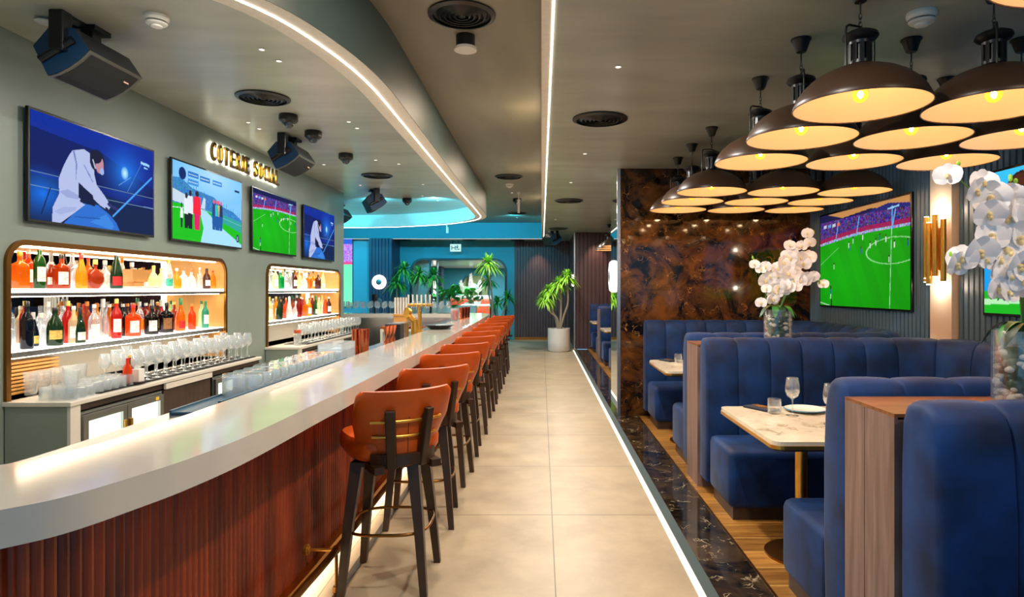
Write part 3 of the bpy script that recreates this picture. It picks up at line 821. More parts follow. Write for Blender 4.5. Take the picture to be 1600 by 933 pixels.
# ================================================================== BOOTHS
def banquette(yn, yf, label, near=True, x0=1.2):
    T = 0.22; yi_n = yn+T; yi_f = yf-T; xi = 2.95; rr = 0.34
    r = empty('banquette', (x0, (yn+yf)/2, 0), label, 'booth sofa', 'blue velvet banquettes')
    ox = Matrix.Translation((-x0, -(yn+yf)/2, 0))
    path = [(x0, yi_f), (xi-rr, yi_f)] + [(xi-rr+rr*math.sin(a), yi_f-rr+rr*math.cos(a)) for a in [PI/2*k/10 for k in range(1, 11)]]
    if near: path += [(xi, yi_n+rr)] + [(xi-rr+rr*math.cos(a), yi_n+rr-rr*math.sin(a)) for a in [PI/2*k/10 for k in range(1, 11)]] + [(x0, yi_n)]
    else: path += [(xi, yn)]
    L = sum((Vector(q)-Vector(p)).length for p, q in zip(path, path[1:]))
    nseg = round(L/0.235); pitch = L/nseg; PH = (0, 0.02, 0.06, 0.16, 0.32, 0.5, 0.68, 0.84, 0.94, 0.98)
    ss = [(k+f)*pitch for k in range(nseg) for f in PH] + [L]; N = len(ss)-1
    dense = resample([(p[0], p[1], 0) for p in path], 1200)
    R = [dense[min(1199, round(q/L*1199))] for q in ss]
    b = MB(); rings = []
    for i, p in enumerate(R):
        t = (R[min(i+1, N)] - R[max(i-1, 0)]).normalized(); nv = Vector((-t.y, t.x, 0))
        ph = PH[i % 10] if i < N else 0
        g = abs(math.sin(PI*ph))**0.3       # 0 at seams
        if i == 0 or i == N: g = 0.5
        bul = 0.017*g; zt = 1.128 + 0.012*g
        e = min(i, (N-i) if near else 99)
        sh = {0: 0.030, 1: 0.012, 2: 0.003}.get(e, 0)
        sec = [(0.012-bul*0.4+sh, 0.10), (0.0-bul+sh, 0.45), (0.0-bul+sh, 0.80), (0.015-bul+sh, 1.0), (0.035-bul+sh, zt-0.055-sh), (0.055-bul*0.6+sh, zt-0.022-sh), (0.09+sh*0.5, zt-sh),
               (T-0.06-sh*0.5, zt-sh), (T-0.025-sh, zt-0.02-sh), (T-0.008-sh, zt-0.06-sh), (T-sh, 0.9), (T-sh, 0.10)]
        rings.append([b.bm.verts.new(ox @ (p + nv*s + Vector((0, 0, z)))) for s, z in sec])
    m = len(rings[0])
    for A, B in zip(rings, rings[1:]):
        for k in range(m): b.bm.faces.new((A[k], B[k], B[(k+1) % m], A[(k+1) % m]))
    b.bm.faces.new(rings[0]); b.bm.faces.new(list(reversed(rings[-1])))
    b.build('backrest', M['velvet'], r, smooth=40)
    seats = [(x0+0.015, xi-0.01, yi_f-0.52, yi_f-0.005), (xi-0.52, xi-0.01, (yi_n+0.52 if near else yn)+0.004, yi_f-0.524)]
    if near: seats.append((x0+0.015, xi-0.01, yi_n+0.005, yi_n+0.52))
    for a, c, d, e in seats:
        b = MB().box(a, c, d, e, 0.075, 0.452, ox, 0.045, 4)
        b.build('seat_cushion', M['velvet'], r, smooth=50)
        MB().box(a+0.03, c-0.02, d+0.03, e-0.03, 0, 0.08, ox).build('plinth', M['dark_cab'], r)
    return r
banquette(0.45, 2.15, 'blue velvet booth sofa nearest the camera, cut by the right edge', near=False)
banquette(2.51, 4.87, 'blue velvet booth sofa around the table set with two wine glasses')
banquette(5.23, 7.57, 'blue velvet booth sofa in front of the dark marble wall')
banquette(8.34, 10.49, 'blue velvet booth sofa directly behind the dark marble wall')
banquette(10.85, 13.21, 'blue velvet booth sofa beyond the marble wall, second one along the far aisle')
banquette(13.57, 15.93, 'blue velvet booth sofa at the far end against the brown fluted wall')
for y0, y1, lb in ((2.155, 2.505, 'brown wood divider panel with dark top between the two nearest booths'),
                   (4.875, 5.225, 'brown wood divider behind the wine glass table, carrying the farther orchid vase'),
                   (10.495, 10.845, 'brown wood divider panel first behind the marble wall'), (13.215, 13.565, 'brown wood divider panel of the farthest booths')):
    d = empty('booth_divider', (1.2, y0, 0), lb, 'divider panel', 'wood dividers between booths')
    MB().box(0, 1.97, 0.0, y1-y0, 0.0, 1.06).build('core', M['panel_wood'], d)
    MB().box(-0.012, 0, 0.0, (y1-y0)*0.57-0.002, 0.0, 1.068).build('end_board', M['panel_wood'], d)
    MB().box(-0.012, 0, (y1-y0)*0.57+0.002, y1-y0, 0.0, 1.068).build('end_board', M['panel_wood'], d)
    MB().box(-0.012, 1.97, 0.0, y1-y0, 1.068, 1.08).build('top_board', M['panel_top'], d)

def table(yc, label, w=0.96, x0=1.14, x1=2.30):
    t = empty('booth_table', (x0, yc, 0), label, 'table', 'marble-topped booth tables')
    pl = rrect(0, x1-x0, -w/2, w/2, 0.05, 5)
    MB().prism(pl, 0.728, 0.75).build('tabletop', M['table_marble'], t)
    po = rrect(-0.004, x1-x0+0.004, -w/2-0.004, w/2+0.004, 0.054, 5)
    MB().prism(po, 0.712, 0.730).build('brass_edge', M['brass'], t)
    MB().prism(rrect(0.01, x1-x0-0.01, -w/2+0.01, w/2-0.01, 0.05, 5), 0.70, 0.712).build('underside', M['dark_cab'], t)
    for x in (0.33, 0.86):
        MB().cyl((x, 0, 0.02), (x, 0, 0.70), 0.034, 20).build('pedestal', M['brass'], t, smooth=50)
        MB().lathe([(0.0, 0), (0.2, 0), (0.2, 0.012), (0.04, 0.02)], 28, Matrix.Translation((x, 0, 0))).build('foot', M['brass_dark'], t, smooth=30)
    return t
table(3.62, 'marble booth table with brass edge set with two wine glasses')
table(6.32, 'marble booth table with brass edge in the booth before the marble wall')
table(9.42, 'marble booth table directly behind the marble wall')
table(12.03, 'pale booth table in the second booth beyond the marble wall')
table(14.75, 'pale booth table in the farthest booth')

# ================================================================== PENDANTS
M['bulb'] = None
def bulb_mat():
    m, nt, b, out = newmat('amber_bulb')
    t = nt.nodes.new('ShaderNodeBsdfTransparent'); t.inputs[0].default_value = hexc('#ffd9a0')
    e = nt.nodes.new('ShaderNodeEmission'); e.inputs[0].default_value = hexc('#ffb13a'); e.inputs[1].default_value = 3.0
    x = nt.nodes.new('ShaderNodeMixShader'); x.inputs[0].default_value = 0.45
    nt.links.new(t.outputs[0], x.inputs[1]); nt.links.new(e.outputs[0], x.inputs[2]); nt.links.new(x.outputs[0], out.inputs[0]); nt.nodes.remove(b)
    return m
M['bulb'] = bulb_mat()
M['filament'] = em('filament', '#ffe2a8', 90)
def make_pendant():
    p = empty('pendant_lamp', (0, 0, 0), None, 'pendant lamp', 'black dome pendant lamps over the booths')
    po = [(0.300, 0.0), (0.301, 0.006), (0.296, 0.022), (0.280, 0.055), (0.252, 0.092), (0.214, 0.126), (0.168, 0.154), (0.12, 0.174), (0.075, 0.186), (0.05, 0.19)]
    MB().lathe(po, 56, cap=False).build('shade', M['shade_out'], p, smooth=60)
    pi = [(0.300, 0.0), (0.292, 0.018), (0.276, 0.05), (0.248, 0.087), (0.210, 0.121), (0.164, 0.149), (0.118, 0.169), (0.07, 0.181), (0.0, 0.184)]
    MB().lathe(pi, 56, cap=False).build('shade_lining', M['shade_in'], p, smooth=60)
    MB().tube([(0.30*math.cos(2*PI*i/56), 0.30*math.sin(2*PI*i/56), 0.0) for i in range(56)], 0.003, 6, True).build('rim', M['shade_out'], p, smooth=60)
    b = MB().lathe([(0.062, 0.186), (0.050, 0.20), (0.050, 0.215)], 24, cap=False)
    for k in range(10):
        a = 2*PI*k/10; Mx = Matrix.Rotation(a, 4, 'Z')
        b.box(0.042, 0.050, -0.009, 0.009, 0.21, 0.295, Mx)
    b.lathe([(0.036, 0.20), (0.036, 0.30)], 20)
    b.lathe([(0.050, 0.292), (0.052, 0.305), (0.070, 0.315), (0.080, 0.328), (0.076, 0.342), (0.05, 0.356), (0.02, 0.364), (0.0, 0.366)], 24, cap=False)
    b.build('lantern_neck', M['black'], p, smooth=40)
    hp = [(-0.125, 0, 0.165), (-0.125, 0, 0.33), (-0.12, 0, 0.352), (-0.10, 0, 0.365), (0, 0, 0.378), (0.10, 0, 0.365), (0.12, 0, 0.352), (0.125, 0, 0.33), (0.125, 0, 0.165)]
    hp = [Matrix.Rotation(math.radians(35), 3, 'Z') @ Vector(q) for q in hp]
    MB().tube(hp, 0.005, 8).build('handle_frame', M['black'], p, smooth=50)
    b = MB()
    for k, z in enumerate((0.388, 0.408, 0.428)):
        pts = []
        for i in range(12):
            a = 2*PI*i/12; q = Vector((0.007*math.cos(a), 0, 0.014*math.sin(a)))
            if k % 2: q = Vector((0, q.x, q.z))
            pts.append(q + Vector((0, 0, z)))
        b.tube(pts, 0.0022, 5, True)
    b.build('chain', M['black'], p)
    MB().cyl((0, 0, 0.44), (0, 0, 0.51), 0.004, 8).build('cord', M['black'], p)
    MB().lathe([(0.026, 0.495), (0.030, 0.50), (0.048, 0.555), (0.056, 0.562), (0.056, 0.570)], 28).build('ceiling_rose', M['black'], p, smooth=35)
    MB().cyl((0, 0, 0.10), (0, 0, 0.17), 0.018, 14).build('lamp_holder', M['brass_dark'], p)
    MB().ball((0, 0, 0.058), 0.036, 20, 12, (1, 1, 1.05)).build('bulb', M['bulb'], p, smooth=80)
    ft = MB().ball((0, 0, 0.058), 0.013, 10, 8, (1, 1, 1.4)).build('filament', M['filament'], p)
    d = bpy.data.lights.new('pendant_light', 'POINT'); d.energy = 6.5; d.color = (1.0, 0.71, 0.43); d.shadow_soft_size = 0.035
    l = bpy.data.objects.new('pendant_light', d); l.location = (0, 0, 0.05); COL.objects.link(l); l.parent = p
    return p
pend = make_pendant(); first = True
cols = [(1.485, 'aisle-side column'), (2.115, 'middle column'), (2.745, 'wall-side column')]
groups = [([1.66], 'cluster over the nearest booth'), ([3.02, 3.66, 4.34], 'cluster over the wine glass table'), ([5.66, 6.31, 6.96], 'cluster before the marble wall'), ([12.75, 13.4, 14.1], 'distant cluster beyond the marble wall')]
RN = ['front row', 'middle row', 'back row']
for ys, g in groups:
    for j, y in enumerate(ys):
        for k, (x, cn) in enumerate(cols):
            if len(ys) == 1 and k > 0: continue
            if y > 12 and k > 1: continue
            o = pend if first else copy_tree(pend); first = False
            o.location = (x + (0.02 if j == 0 else 0), y, 2.36)
            o.rotation_euler = (0, 0, math.radians((0, 25, -15, 40, 10, -30, 5, 20, -10)[(3*j+k) % 9]))
            o['label'] = 'dome pendant lamp, %s of the %s%s' % (cn, g, '' if len(ys) == 1 else ', ' + RN[j]) if len(ys) > 1 else 'black dome pendant lamp cut off by the top right corner of the view'

# ================================================================== SCREENS
def s2l(a):
    a = np.clip(a, 0, 1)
    return np.where(a <= 0.04045, a/12.92, ((a+0.055)/1.055)**2.4)
class Pic:
    def __init__(s, w=288, h=162):
        s.w, s.h = w, h
        s.y, s.x = np.mgrid[0:h, 0:w]; s.x = s.x/(w-1); s.y = 1 - s.y/(h-1)   # y up
        s.y = s.y[::-1]; s.a = np.zeros((h, w, 3))
        s.asp = w/h
        s.rng = np.random.default_rng(3)
    def c(s, h): h = h.lstrip('#'); return np.array([int(h[i:i+2], 16)/255 for i in (0, 2, 4)])
    def grad(s, c0, c1, ax='y'):
        t = (s.y if ax == 'y' else s.x)[..., None]; s.a[:] = s.c(c0)*(1-t)+s.c(c1)*t; return s
    def put(s, m, col, al=1.0):
        m = np.clip(m, 0, 1)[..., None]*al; s.a = s.a*(1-m)+s.c(col)*m; return s
    def poly(s, pts, col, al=1.0):
        ins = np.zeros_like(s.x, bool); n = len(pts)
        for i in range(n):
            x1, y1 = pts[i]; x2, y2 = pts[(i+1) % n]
            if y1 == y2: continue
            cr = ((y1 > s.y) != (y2 > s.y)) & (s.x < (x2-x1)*(s.y-y1)/(y2-y1)+x1)
            ins ^= cr
        return s.put(ins.astype(float), col, al)
    def ell(s, cx, cy, rx, ry, col, al=1.0, soft=0):
        d = np.sqrt(((s.x-cx)/rx)**2+((s.y-cy)/ry)**2)
        m = (d < 1).astype(float) if not soft else np.clip(1-d, 0, 1)**soft
        return s.put(m, col, al)
    def line(s, x0, y0, x1, y1, w, col, al=1.0):
        px = (s.x-x0)*s.asp; py = s.y-y0; dx = (x1-x0)*s.asp; dy = y1-y0; L = dx*dx+dy*dy
        t = np.clip((px*dx+py*dy)/L, 0, 1); d = np.hypot(px-t*dx, py-t*dy)
        return s.put((d < w).astype(float), col, al)
    def noise(s, m, amt, cell=2):
        n = s.rng.random((s.h//cell+1, s.w//cell+1, 3)); n = np.kron(n, np.ones((cell, cell, 1)))[:s.h, :s.w]
        s.a = s.a + m[..., None]*(n-0.5)*amt; return s
def pic_cue():
    p = Pic(); p.grad('#04145e', '#0a2f9e')
    p.poly([(0, .45), (0, .85), (.5, .80), (1, .55), (1, .42)], '#051750', .7)
    p.poly([(0, 0), (0, .42), (1, .30), (1, 0)], '#05204e')
    p.ell(.08, .25, .25, .3, '#0d6fe8', 1, 1.2)
    p.ell(.72, .65, .28, .42, '#1d8bff', .95, 1.6); p.ell(.715, .65, .035, .075, '#c9f4ff', 1, .5)
    p.line(0, .44, 1, .44, .004, '#6f8fb0'); p.line(0, .31, 1, .32, .004, '#7f9fc0', .9)
    p.line(.88, .82, .74, .45, .003, '#8ab4e0', .6); p.line(.07, .06, .13, .32, .006, '#0a1a30')
    p.poly([(.22, 0), (.30, .12), (.38, .24), (.48, .24), (.58, .16), (.64, .08), (.67, 0)], '#2a6fd0')
    p.poly([(.42, .05), (.55, .16), (.62, .05), (.60, 0)], '#3b86e0'); p.line(.30, .08, .50, .10, .006, '#1d57b0')
    p.poly([(.14, .0), (.145, .14), (.19, .28), (.185, .42), (.22, .56), (.26, .68), (.285, .735), (.37, .78), (.42, .755), (.455, .68), (.45, .56), (.47, .45), (.53, .36), (.59, .26), (.57, .20), (.50, .24), (.44, .30), (.345, .30), (.34, .24), (.38, .22), (.30, .12), (.20, .0)], '#b4bfe8')
    p.poly([(.19, .30), (.25, .34), (.33, .30), (.33, .26), (.24, .26)], '#8f9bd0', .7); p.poly([(.15, .10), (.22, .16), (.32, .18), (.30, .14), (.20, .08)], '#98a4d8', .6)
    p.poly([(.33, .43), (.44, .33), (.46, .22), (.38, .23), (.33, .28)], '#0a1940')
    p.poly([(.285, .73), (.31, .60), (.31, .45), (.32, .60), (.30, .735)], '#7784bc'); p.line(.37, .62, .42, .52, .007, '#7c8bc4'); p.line(.40, .55, .44, .47, .006, '#7c8bc4')
    p.line(.57, .27, .66, .22, .018, '#2a2f6a'); p.line(.55, .22, .62, .15, .016, '#1c2350')
    p.ell(.475, .70, .060, .115, '#141b3e'); p.ell(.495, .665, .034, .09, '#c08c9c'); p.ell(.465, .74, .048, .07, '#161a38'); p.ell(.515, .60, .018, .035, '#a0b2ea'); p.line(.44, .70, .46, .62, .007, '#cbd4f4')
    p.line(.61, .15, .98, .68, .011, '#4aa0f4'); p.line(.66, .50, .77, .62, .003, '#9fd0ff', .7)
    p.poly([(.87, .84), (.955, .83), (.955, .80), (.87, .81)], '#9fd4ff'); p.poly([(.90, .785), (.94, .78), (.94, .765), (.90, .77)], '#9fd4ff')
    return p
def pic_park():
    p = Pic(); p.grad('#9fd8ff', '#6fc0ff')
    p.ell(.55, .95, .6, .35, '#c5eaff', .8, 1)
    p.poly([(0, .45), (0, .78), (.1, .80), (.25, .70), (.4, .68), (.55, .66), (.7, .55), (.85, .52), (1, .42), (1, .3)], '#3b86c8')
    n = (p.y < .80-.35*p.x) & (p.y > .42); p.noise(n.astype(float), .22, 3)
    for k in range(26):
        x = .04+.037*k; h = .80-.3*x+.03*math.sin(k*2.1); p.line(x, .45, x, h, .006, '#2a6fae', .6)
    p.poly([(0, .48), (0, .64), (.2, .58), (.2, .46)], '#c9dcec')
    p.poly([(0, .46), (.30, .46), (.5, .44), (1, .30), (1, 0), (0, 0)], '#18c21c')
    p.poly([(.45, .45), (.6, .46), (1, .38), (1, .22), (.7, .32)], '#2fa8a0')
    p.poly([(.34, .44), (.44, .44), (.62, .28), (1, .04), (1, 0), (.36, 0), (.40, .2)], '#a9e2ff')
    p.line(0, .40, .42, .45, .004, '#e6f4ff'); p.line(.42, .45, 1, .33, .004, '#bfe4ff', .5)
    for x, sh, leg, h, w in ((.17, '#e8eefc', '#16202e', .30, .035), (.22, '#e6eeff', '#12202e', .33, .04), (.31, '#ff2140', '#e0206a', .34, .055), (.11, '#f0f4ff', '#20303e', .2, .018)):
        b = .16; p.poly([(x-w*.6, b), (x-w*.8, b+h), (x+w*.8, b+h), (x+w*.6, b)], leg)
        p.poly([(x-w, b+h*.62), (x-w*.8, b+h*1.3), (x+w*.8, b+h*1.32), (x+w, b+h*.6)], sh); p.ell(x, b+h*1.42, w*.45, .04, '#2a2a3a')
    for x, sh in ((.55, '#2a4a78'), (.62, '#e8c030'), (.66, '#2a3a58'), (.59, '#3ac0d0')):
        p.poly([(x-.02, .2), (x-.03, .42), (x-.02, .58), (x+.02, .58), (x+.03, .42), (x+.015, .2)], '#1c5aa8'); p.poly([(x-.02, .40), (x-.02, .56), (x+.02, .56), (x+.02, .40)], sh); p.ell(x, .60, .012, .03, '#ff5a70')
    p.poly([(.36, .46), (.40, .62), (.43, .6), (.42, .46)], '#c8dcf8')
    p.ell(.12, .86, .045, .08, '#0c2c6c')
    for x, y, c in ((.26, .88, '#2a78c8'), (.26, .78, '#3f92dc'), (.42, .87, '#2a78c8'), (.60, .87, '#3f92dc')):
        p.poly([(x-.07, y-.035), (x-.07, y+.035), (x+.07, y+.035), (x+.07, y-.035)], c)
        for k in range(6): p.line(x-.055+.02*k, y, x-.05+.02*k, y, .008, '#d8f0ff')
    p.poly([(.88, .86), (.96, .86), (.96, .83), (.88, .83)], '#1c3c6c'); p.ell(.93, .13, .028, .06, '#12386a')
    p.line(.922, .10, .922, .16, .004, '#cfe8ff'); p.line(.937, .10, .937, .16, .004, '#cfe8ff')
    return p
def pic_foot(near=False):
    p = Pic(); p.grad('#0aa808', '#16b814')
    st = ((p.x*9+p.y*3) % 2 < 1) & (p.y < .7); p.put(st.astype(float), '#0c9c10', .45)
    p.ell(.3, .3, .5, .5, '#10e020', .35, 1)
    top = p.y > (.66+.07*np.sin(np.clip(p.x*2.2, 0, 1.57)))
    p.put(top.astype(float), '#4a2a86'); p.noise((top & (p.y < .92)).astype(float), .55, 2)
    b = top & (p.y < (.73+.07*np.sin(np.clip(p.x*2.2, 0, 1.57)))); p.put(b.astype(float), '#c21f52', .8)
    b = top & (p.y < (.685+.07*np.sin(np.clip(p.x*2.2, 0, 1.57)))); p.put(b.astype(float), '#a8c8ff', .9); p.noise(b.astype(float), .5, 3)
    p.put((p.y > .92).astype(float), '#171c50')
    if near:
        p.poly([(.30, .93), (.62, .96), (1, .90), (1, 1), (.1, 1)], '#d99a5a'); p.poly([(.6, .93), (.8, .97), (1, .93), (1, .90), (.75, .91)], '#2a2a80')
    for x in (.22, .47, .84): p.line(x, .73, x+.03, .90, .008, '#6cc0ff')
    p.line(.84, .75, .84, .93, .009, '#58b8ff'); p.line(.80, .915, .90, .925, .008, '#9fdcff')
    for k, c in enumerate(('#e8f0ff', '#6fb8ff', '#e8f0ff', '#ff7a3a')):
        p.poly([(.05+.06*k, .85), (.05+.06*k, .885), (.09+.06*k, .89), (.09+.06*k, .855)], c, .9)
    d = np.abs(np.sqrt(((p.x-.84)/.26)**2+((p.y-.53)/.12)**2)-1); p.put((d < .03).astype(float), '#c8ffc8', .8)
    p.line(.815, .0, .835, .73, .005, '#c8ffd8', .9); p.line(0, .45, .25, .62, .003, '#a8f0a8', .8); p.line(0, .03, .13, 0, .004, '#d8ffd8')
    for x, y, c in ((.19, .42, '#f0f4ff'), (.38, .63, '#f0f4ff'), (.39, .60, '#3858c0'), (.43, .67, '#f0f4ff'), (.52, .56, '#3858c0'), (.54, .69, '#f4f4f4'), (.62, .60, '#f4f4f4'), (.68, .62, '#f4f4f4'), (.72, .66, '#3858c0'), (.78, .64, '#f4f4f4'), (.86, .58, '#f4f4f4'), (.81, .45, '#f4f4f4'), (.98, .58, '#2848b0')):
        p.line(x, y-.02, x, y+.02, .008, c); p.ell(x, y+.035, .006, .012, '#402820')
    p.line(.145, .12, .145, .18, .012, '#3050c0'); p.line(.143, .08, .147, .12, .008, '#f0f0f0'); p.ell(.146, .20, .01, .02, '#3a2418')
    p.line(.155, .0, .155, .06, .014, '#101020')
    return p
def pic_court():
    p = Pic(); p.grad('#1590e0', '#35c0f4'); p.poly([(0, 0), (0, .16), (1, .24), (1, 0)], '#18b424'); p.poly([(0, .06), (0, .10), (1, .16), (1, .12)], '#d8f8d8', .8)
    p.ell(.35, .5, .3, .3, '#8fd4ff', .8, 1)
    p.ell(.20, .80, .09, .17, '#34160f'); p.ell(.20, .80, .082, .155, '#4a2418')
    for x0, x1, y in ((.34, .60, .90), (.34, .60, .80), (.66, .95, .88)): p.poly([(x0, y-.05), (x0, y+.05), (x1, y+.05), (x1, y-.05)], '#1a66b8')
    p.poly([(.55, .1), (.50, .5), (.56, .66), (.66, .66), (.70, .4), (.68, .1)], '#1c3c86'); p.ell(.61, .72, .05, .1, '#c08a70')
    return p
def screen_mesh(pic, w, h, Mx, parent, name='screen', strength=0.8):
    """grid carrying the picture as a colour attribute; local u to the right, v up"""
    H, Wd = pic.h, pic.w
    u = np.linspace(0, w, Wd); v = np.linspace(0, h, H)
    co = np.zeros((H, Wd, 3)); co[..., 0] = u[None, :]; co[..., 1] = v[:, None]
    co = co.reshape(-1, 3)
    R = np.array(Mx.to_3x3()); t = np.array(Mx.translation)
    co = co @ R.T + t
    idx = np.arange(H*Wd).reshape(H, Wd)
    q = np.stack([idx[:-1, :-1], idx[:-1, 1:], idx[1:, 1:], idx[1:, :-1]], -1).reshape(-1, 4)
    me = bpy.data.meshes.new(name)
    me.vertices.add(H*Wd); me.vertices.foreach_set('co', co.ravel())
    me.loops.add(q.size); me.loops.foreach_set('vertex_index', q.ravel().astype(np.int32))
    me.polygons.add(len(q)); me.polygons.foreach_set('loop_start', (np.arange(len(q))*4).astype(np.int32))
    me.update(calc_edges=True)
    at = me.color_attributes.new('picture', 'FLOAT_COLOR', 'POINT')
    c = np.ones((H*Wd, 4)); c[:, :3] = s2l(pic.a.reshape(-1, 3)); at.data.foreach_set('color', c.ravel())
    m, nt, b, out = newmat('screen_picture')
    a = nt.nodes.new('ShaderNodeAttribute'); a.attribute_name = 'picture'
    b.inputs['Base Color'].default_value = (0.01, 0.01, 0.01, 1); b.inputs['Roughness'].default_value = 0.4; b.inputs['Specular IOR Level'].default_value = 0.0
    nt.links.new(a.outputs['Color'], b.inputs['Emission Color']); b.inputs['Emission Strength'].default_value = strength
    me.materials.append(m)
    o = bpy.data.objects.new(name, me); COL.objects.link(o); o.parent = parent
    return o
def tv(pic, y0, y1, z0, z1, side, label, strength=0.95, x=None):
    """television on the left (+1) or right (-1) wall"""
    e = 0.018
    if side > 0:
        y0, y1, z0, z1 = y0*0.992, y1*0.988, 1.5+(z0-1.5)*0.9875, 1.5+(z1-1.5)*0.9875
        X = (XW+0.022 if x is None else x); t = empty('television', (X, y0, z0), label, 'television'); A_ = axes((0, 0, 0), (0, 1, 0), (0, 0, 1), (1, 0, 0))
    else:
        X = (XR-0.02 if x is None else x); t = empty('television', (X, y1, z0), label, 'television'); A_ = axes((0, 0, 0), (0, -1, 0), (0, 0, 1), (-1, 0, 0))
    w = y1-y0; h = z1-z0
    MB().box(0, w, 0, h, 0.0, 0.022, A_, 0.004).build('housing', M['bezel'], t)
    MB().box(w*0.3, w*0.7, h*0.3, h*0.7, -0.022, 0.0, A_).build('wall_mount', M['black'], t)
    screen_mesh(pic, w-2*e, h-2*e, A_ @ Matrix.Translation((e, e, 0.0232)), t, strength=strength)
    return t
CUE = pic_cue(); FOOT = pic_foot(); FOOT2 = pic_foot(True)
tv(CUE, 4.342, 5.785, 1.965, 2.755, 1, 'television showing a player in pale jumper with a cue, largest on the bar wall')
tv(pic_park(), 6.024, 7.479, 1.965, 2.755, 1, 'television showing people on a path between lawns, one in red')
tv(FOOT, 7.71, 9.14, 1.965, 2.755, 1, 'television showing a green football pitch, on the bar wall')
tv(CUE, 9.38, 10.82, 1.965, 2.755, 1, 'television with a cue player, farthest and smallest on the bar wall')
tv(FOOT2, 5.46, 7.26, 1.305, 2.335, -1, 'large television showing a football pitch, above the booth by the marble wall', 0.75)
tr2 = tv(pic_court(), 2.78, 4.58, 1.315, 2.33, -1, 'large television with blue picture behind the orchids at the right edge', 1.0)
# far left television
tfl = empty('television', (-6.0, 18.29, 1.0), 'tall narrow-looking television at the far left end beyond the bar wall', 'television')
A_ = axes((0, 0, 0), (1, 0, 0), (0, 0, 1), (0, -1, 0))
MB().box(0, 0.62, 0, 1.95, 0.0, 0.05, A_, 0.006).build('housing', M['bezel'], tfl)
pf = Pic(60, 160); pf.grad('#6ff0b4', '#5fe6a8'); pf.put((pf.y > .62).astype(float), '#d8488a'); pf.put((pf.y > .66).astype(float), '#a878e0'); pf.noise(((pf.y > .66) & (pf.y < .92)).astype(float), .3, 3); pf.put((pf.y > .92).astype(float), '#2a58c8')
screen_mesh(pf, 0.60, 1.93, A_ @ Matrix.Translation((0.01, 0.01, 0.0515)), tfl, strength=1.3)

# text helper
def text_mesh(s, size, ext, Mx, name, mat, parent, sx=1.0, off=0.0, align='LEFT', bevel=0):
    cu = bpy.data.curves.new('t', 'FONT'); cu.body = s; cu.size = size; cu.extrude = ext; cu.offset = off; cu.align_x = align; cu.bevel_depth = bevel
    t = bpy.data.objects.new('t', cu); me = bpy.data.meshes.new_from_object(t)
    bpy.data.objects.remove(t); bpy.data.curves.remove(cu)
    me.transform(Mx @ Matrix.Diagonal((sx, 1, 1, 1))); me.name = name
    me.materials.clear(); me.materials.append(mat)
    o = bpy.data.objects.new(name, me); COL.objects.link(o); o.parent = parent
    return o, me
M['screen_txt'] = em('screen_text', '#e8f4ff', 1.0)
A_ = axes((0, 0, 0), (0, -1, 0), (0, 0, 1), (-1, 0, 0))
text_mesh('PARIS', 0.075, 0.0005, A_ @ Matrix.Translation((0.27, 0.815, 0.0250)), 'caption', M['screen_txt'], tr2)
text_mesh('MASTERS', 0.075, 0.0005, A_ @ Matrix.Translation((0.27, 0.745, 0.0250)), 'caption', M['screen_txt'], tr2, 0.9)
text_mesh('SR.', 0.09, 0.0005, A_ @ Matrix.Translation((0.66, 0.78, 0.0250)), 'caption', M['screen_txt'], tr2)

# ================================================================== SIGN
sg = empty('wall_sign', (XW, 6.72, 2.86), 'backlit sign reading COTERIE SOCIAL in tall brass letters on the bar wall', 'sign')
def onesided(name, c, s_):
    m, nt, b, out = newmat(name)
    e = nt.nodes.new('ShaderNodeEmission'); e.inputs[0].default_value = hexc(c); e.inputs[1].default_value = s_
    g = nt.nodes.new('ShaderNodeNewGeometry'); x = nt.nodes.new('ShaderNodeMixShader')
    b.inputs['Base Color'].default_value = (0.02, 0.015, 0.01, 1)
    nt.links.new(g.outputs['Backfacing'], x.inputs[0]); nt.links.new(b.outputs[0], x.inputs[1]); nt.links.new(e.outputs[0], x.inputs[2]); nt.links.new(x.outputs[0], out.inputs[0])
    return m
M['halo'] = onesided('sign_backlight', '#fff0da', 45)
M['letter_face'] = pm('letter_face', '#3a2a1c', 0.3, metal=0.8)
txt = 'COTERIE SOCIAL'; adv = (8.56-6.72)/13.1; yy = 0
ALw = lambda y, z, d: axes((d, y, z), (0, 1, 0), (0, 0, 1), (1, 0, 0))
for ch in txt:
    if ch == ' ': yy += adv*0.62; continue
    w = adv*(0.5 if ch == 'I' else 1.0)
    o, me = text_mesh(ch, 0.28, 0.011, Matrix.Identity(4), 'letter', M['letter_face'], sg, 1.0, 0.003)
    xs = [v.co.x for v in me.vertices]; ys = [v.co.y for v in me.vertices]
    tw = w*0.66 if ch != 'I' else w*0.30
    sc = Matrix.Diagonal((tw/(max(xs)-min(xs)), 0.195/(max(ys)-min(ys)), 1, 1)) @ Matrix.Translation((-min(xs), -min(ys), 0))
    me.transform(ALw(yy, 0, 0.034) @ sc)
    me.materials.append(M['brass'])
    for p in me.polygons:
        if abs(p.normal.x) < 0.5: p.material_index = 1
    k, mk = text_mesh(ch, 0.28, 0.0, Matrix.Identity(4), 'backlight', M['halo'], o, 1.0, 0.0)
    mk.transform(ALw(yy, 0, 0.018) @ sc)
    yy += w

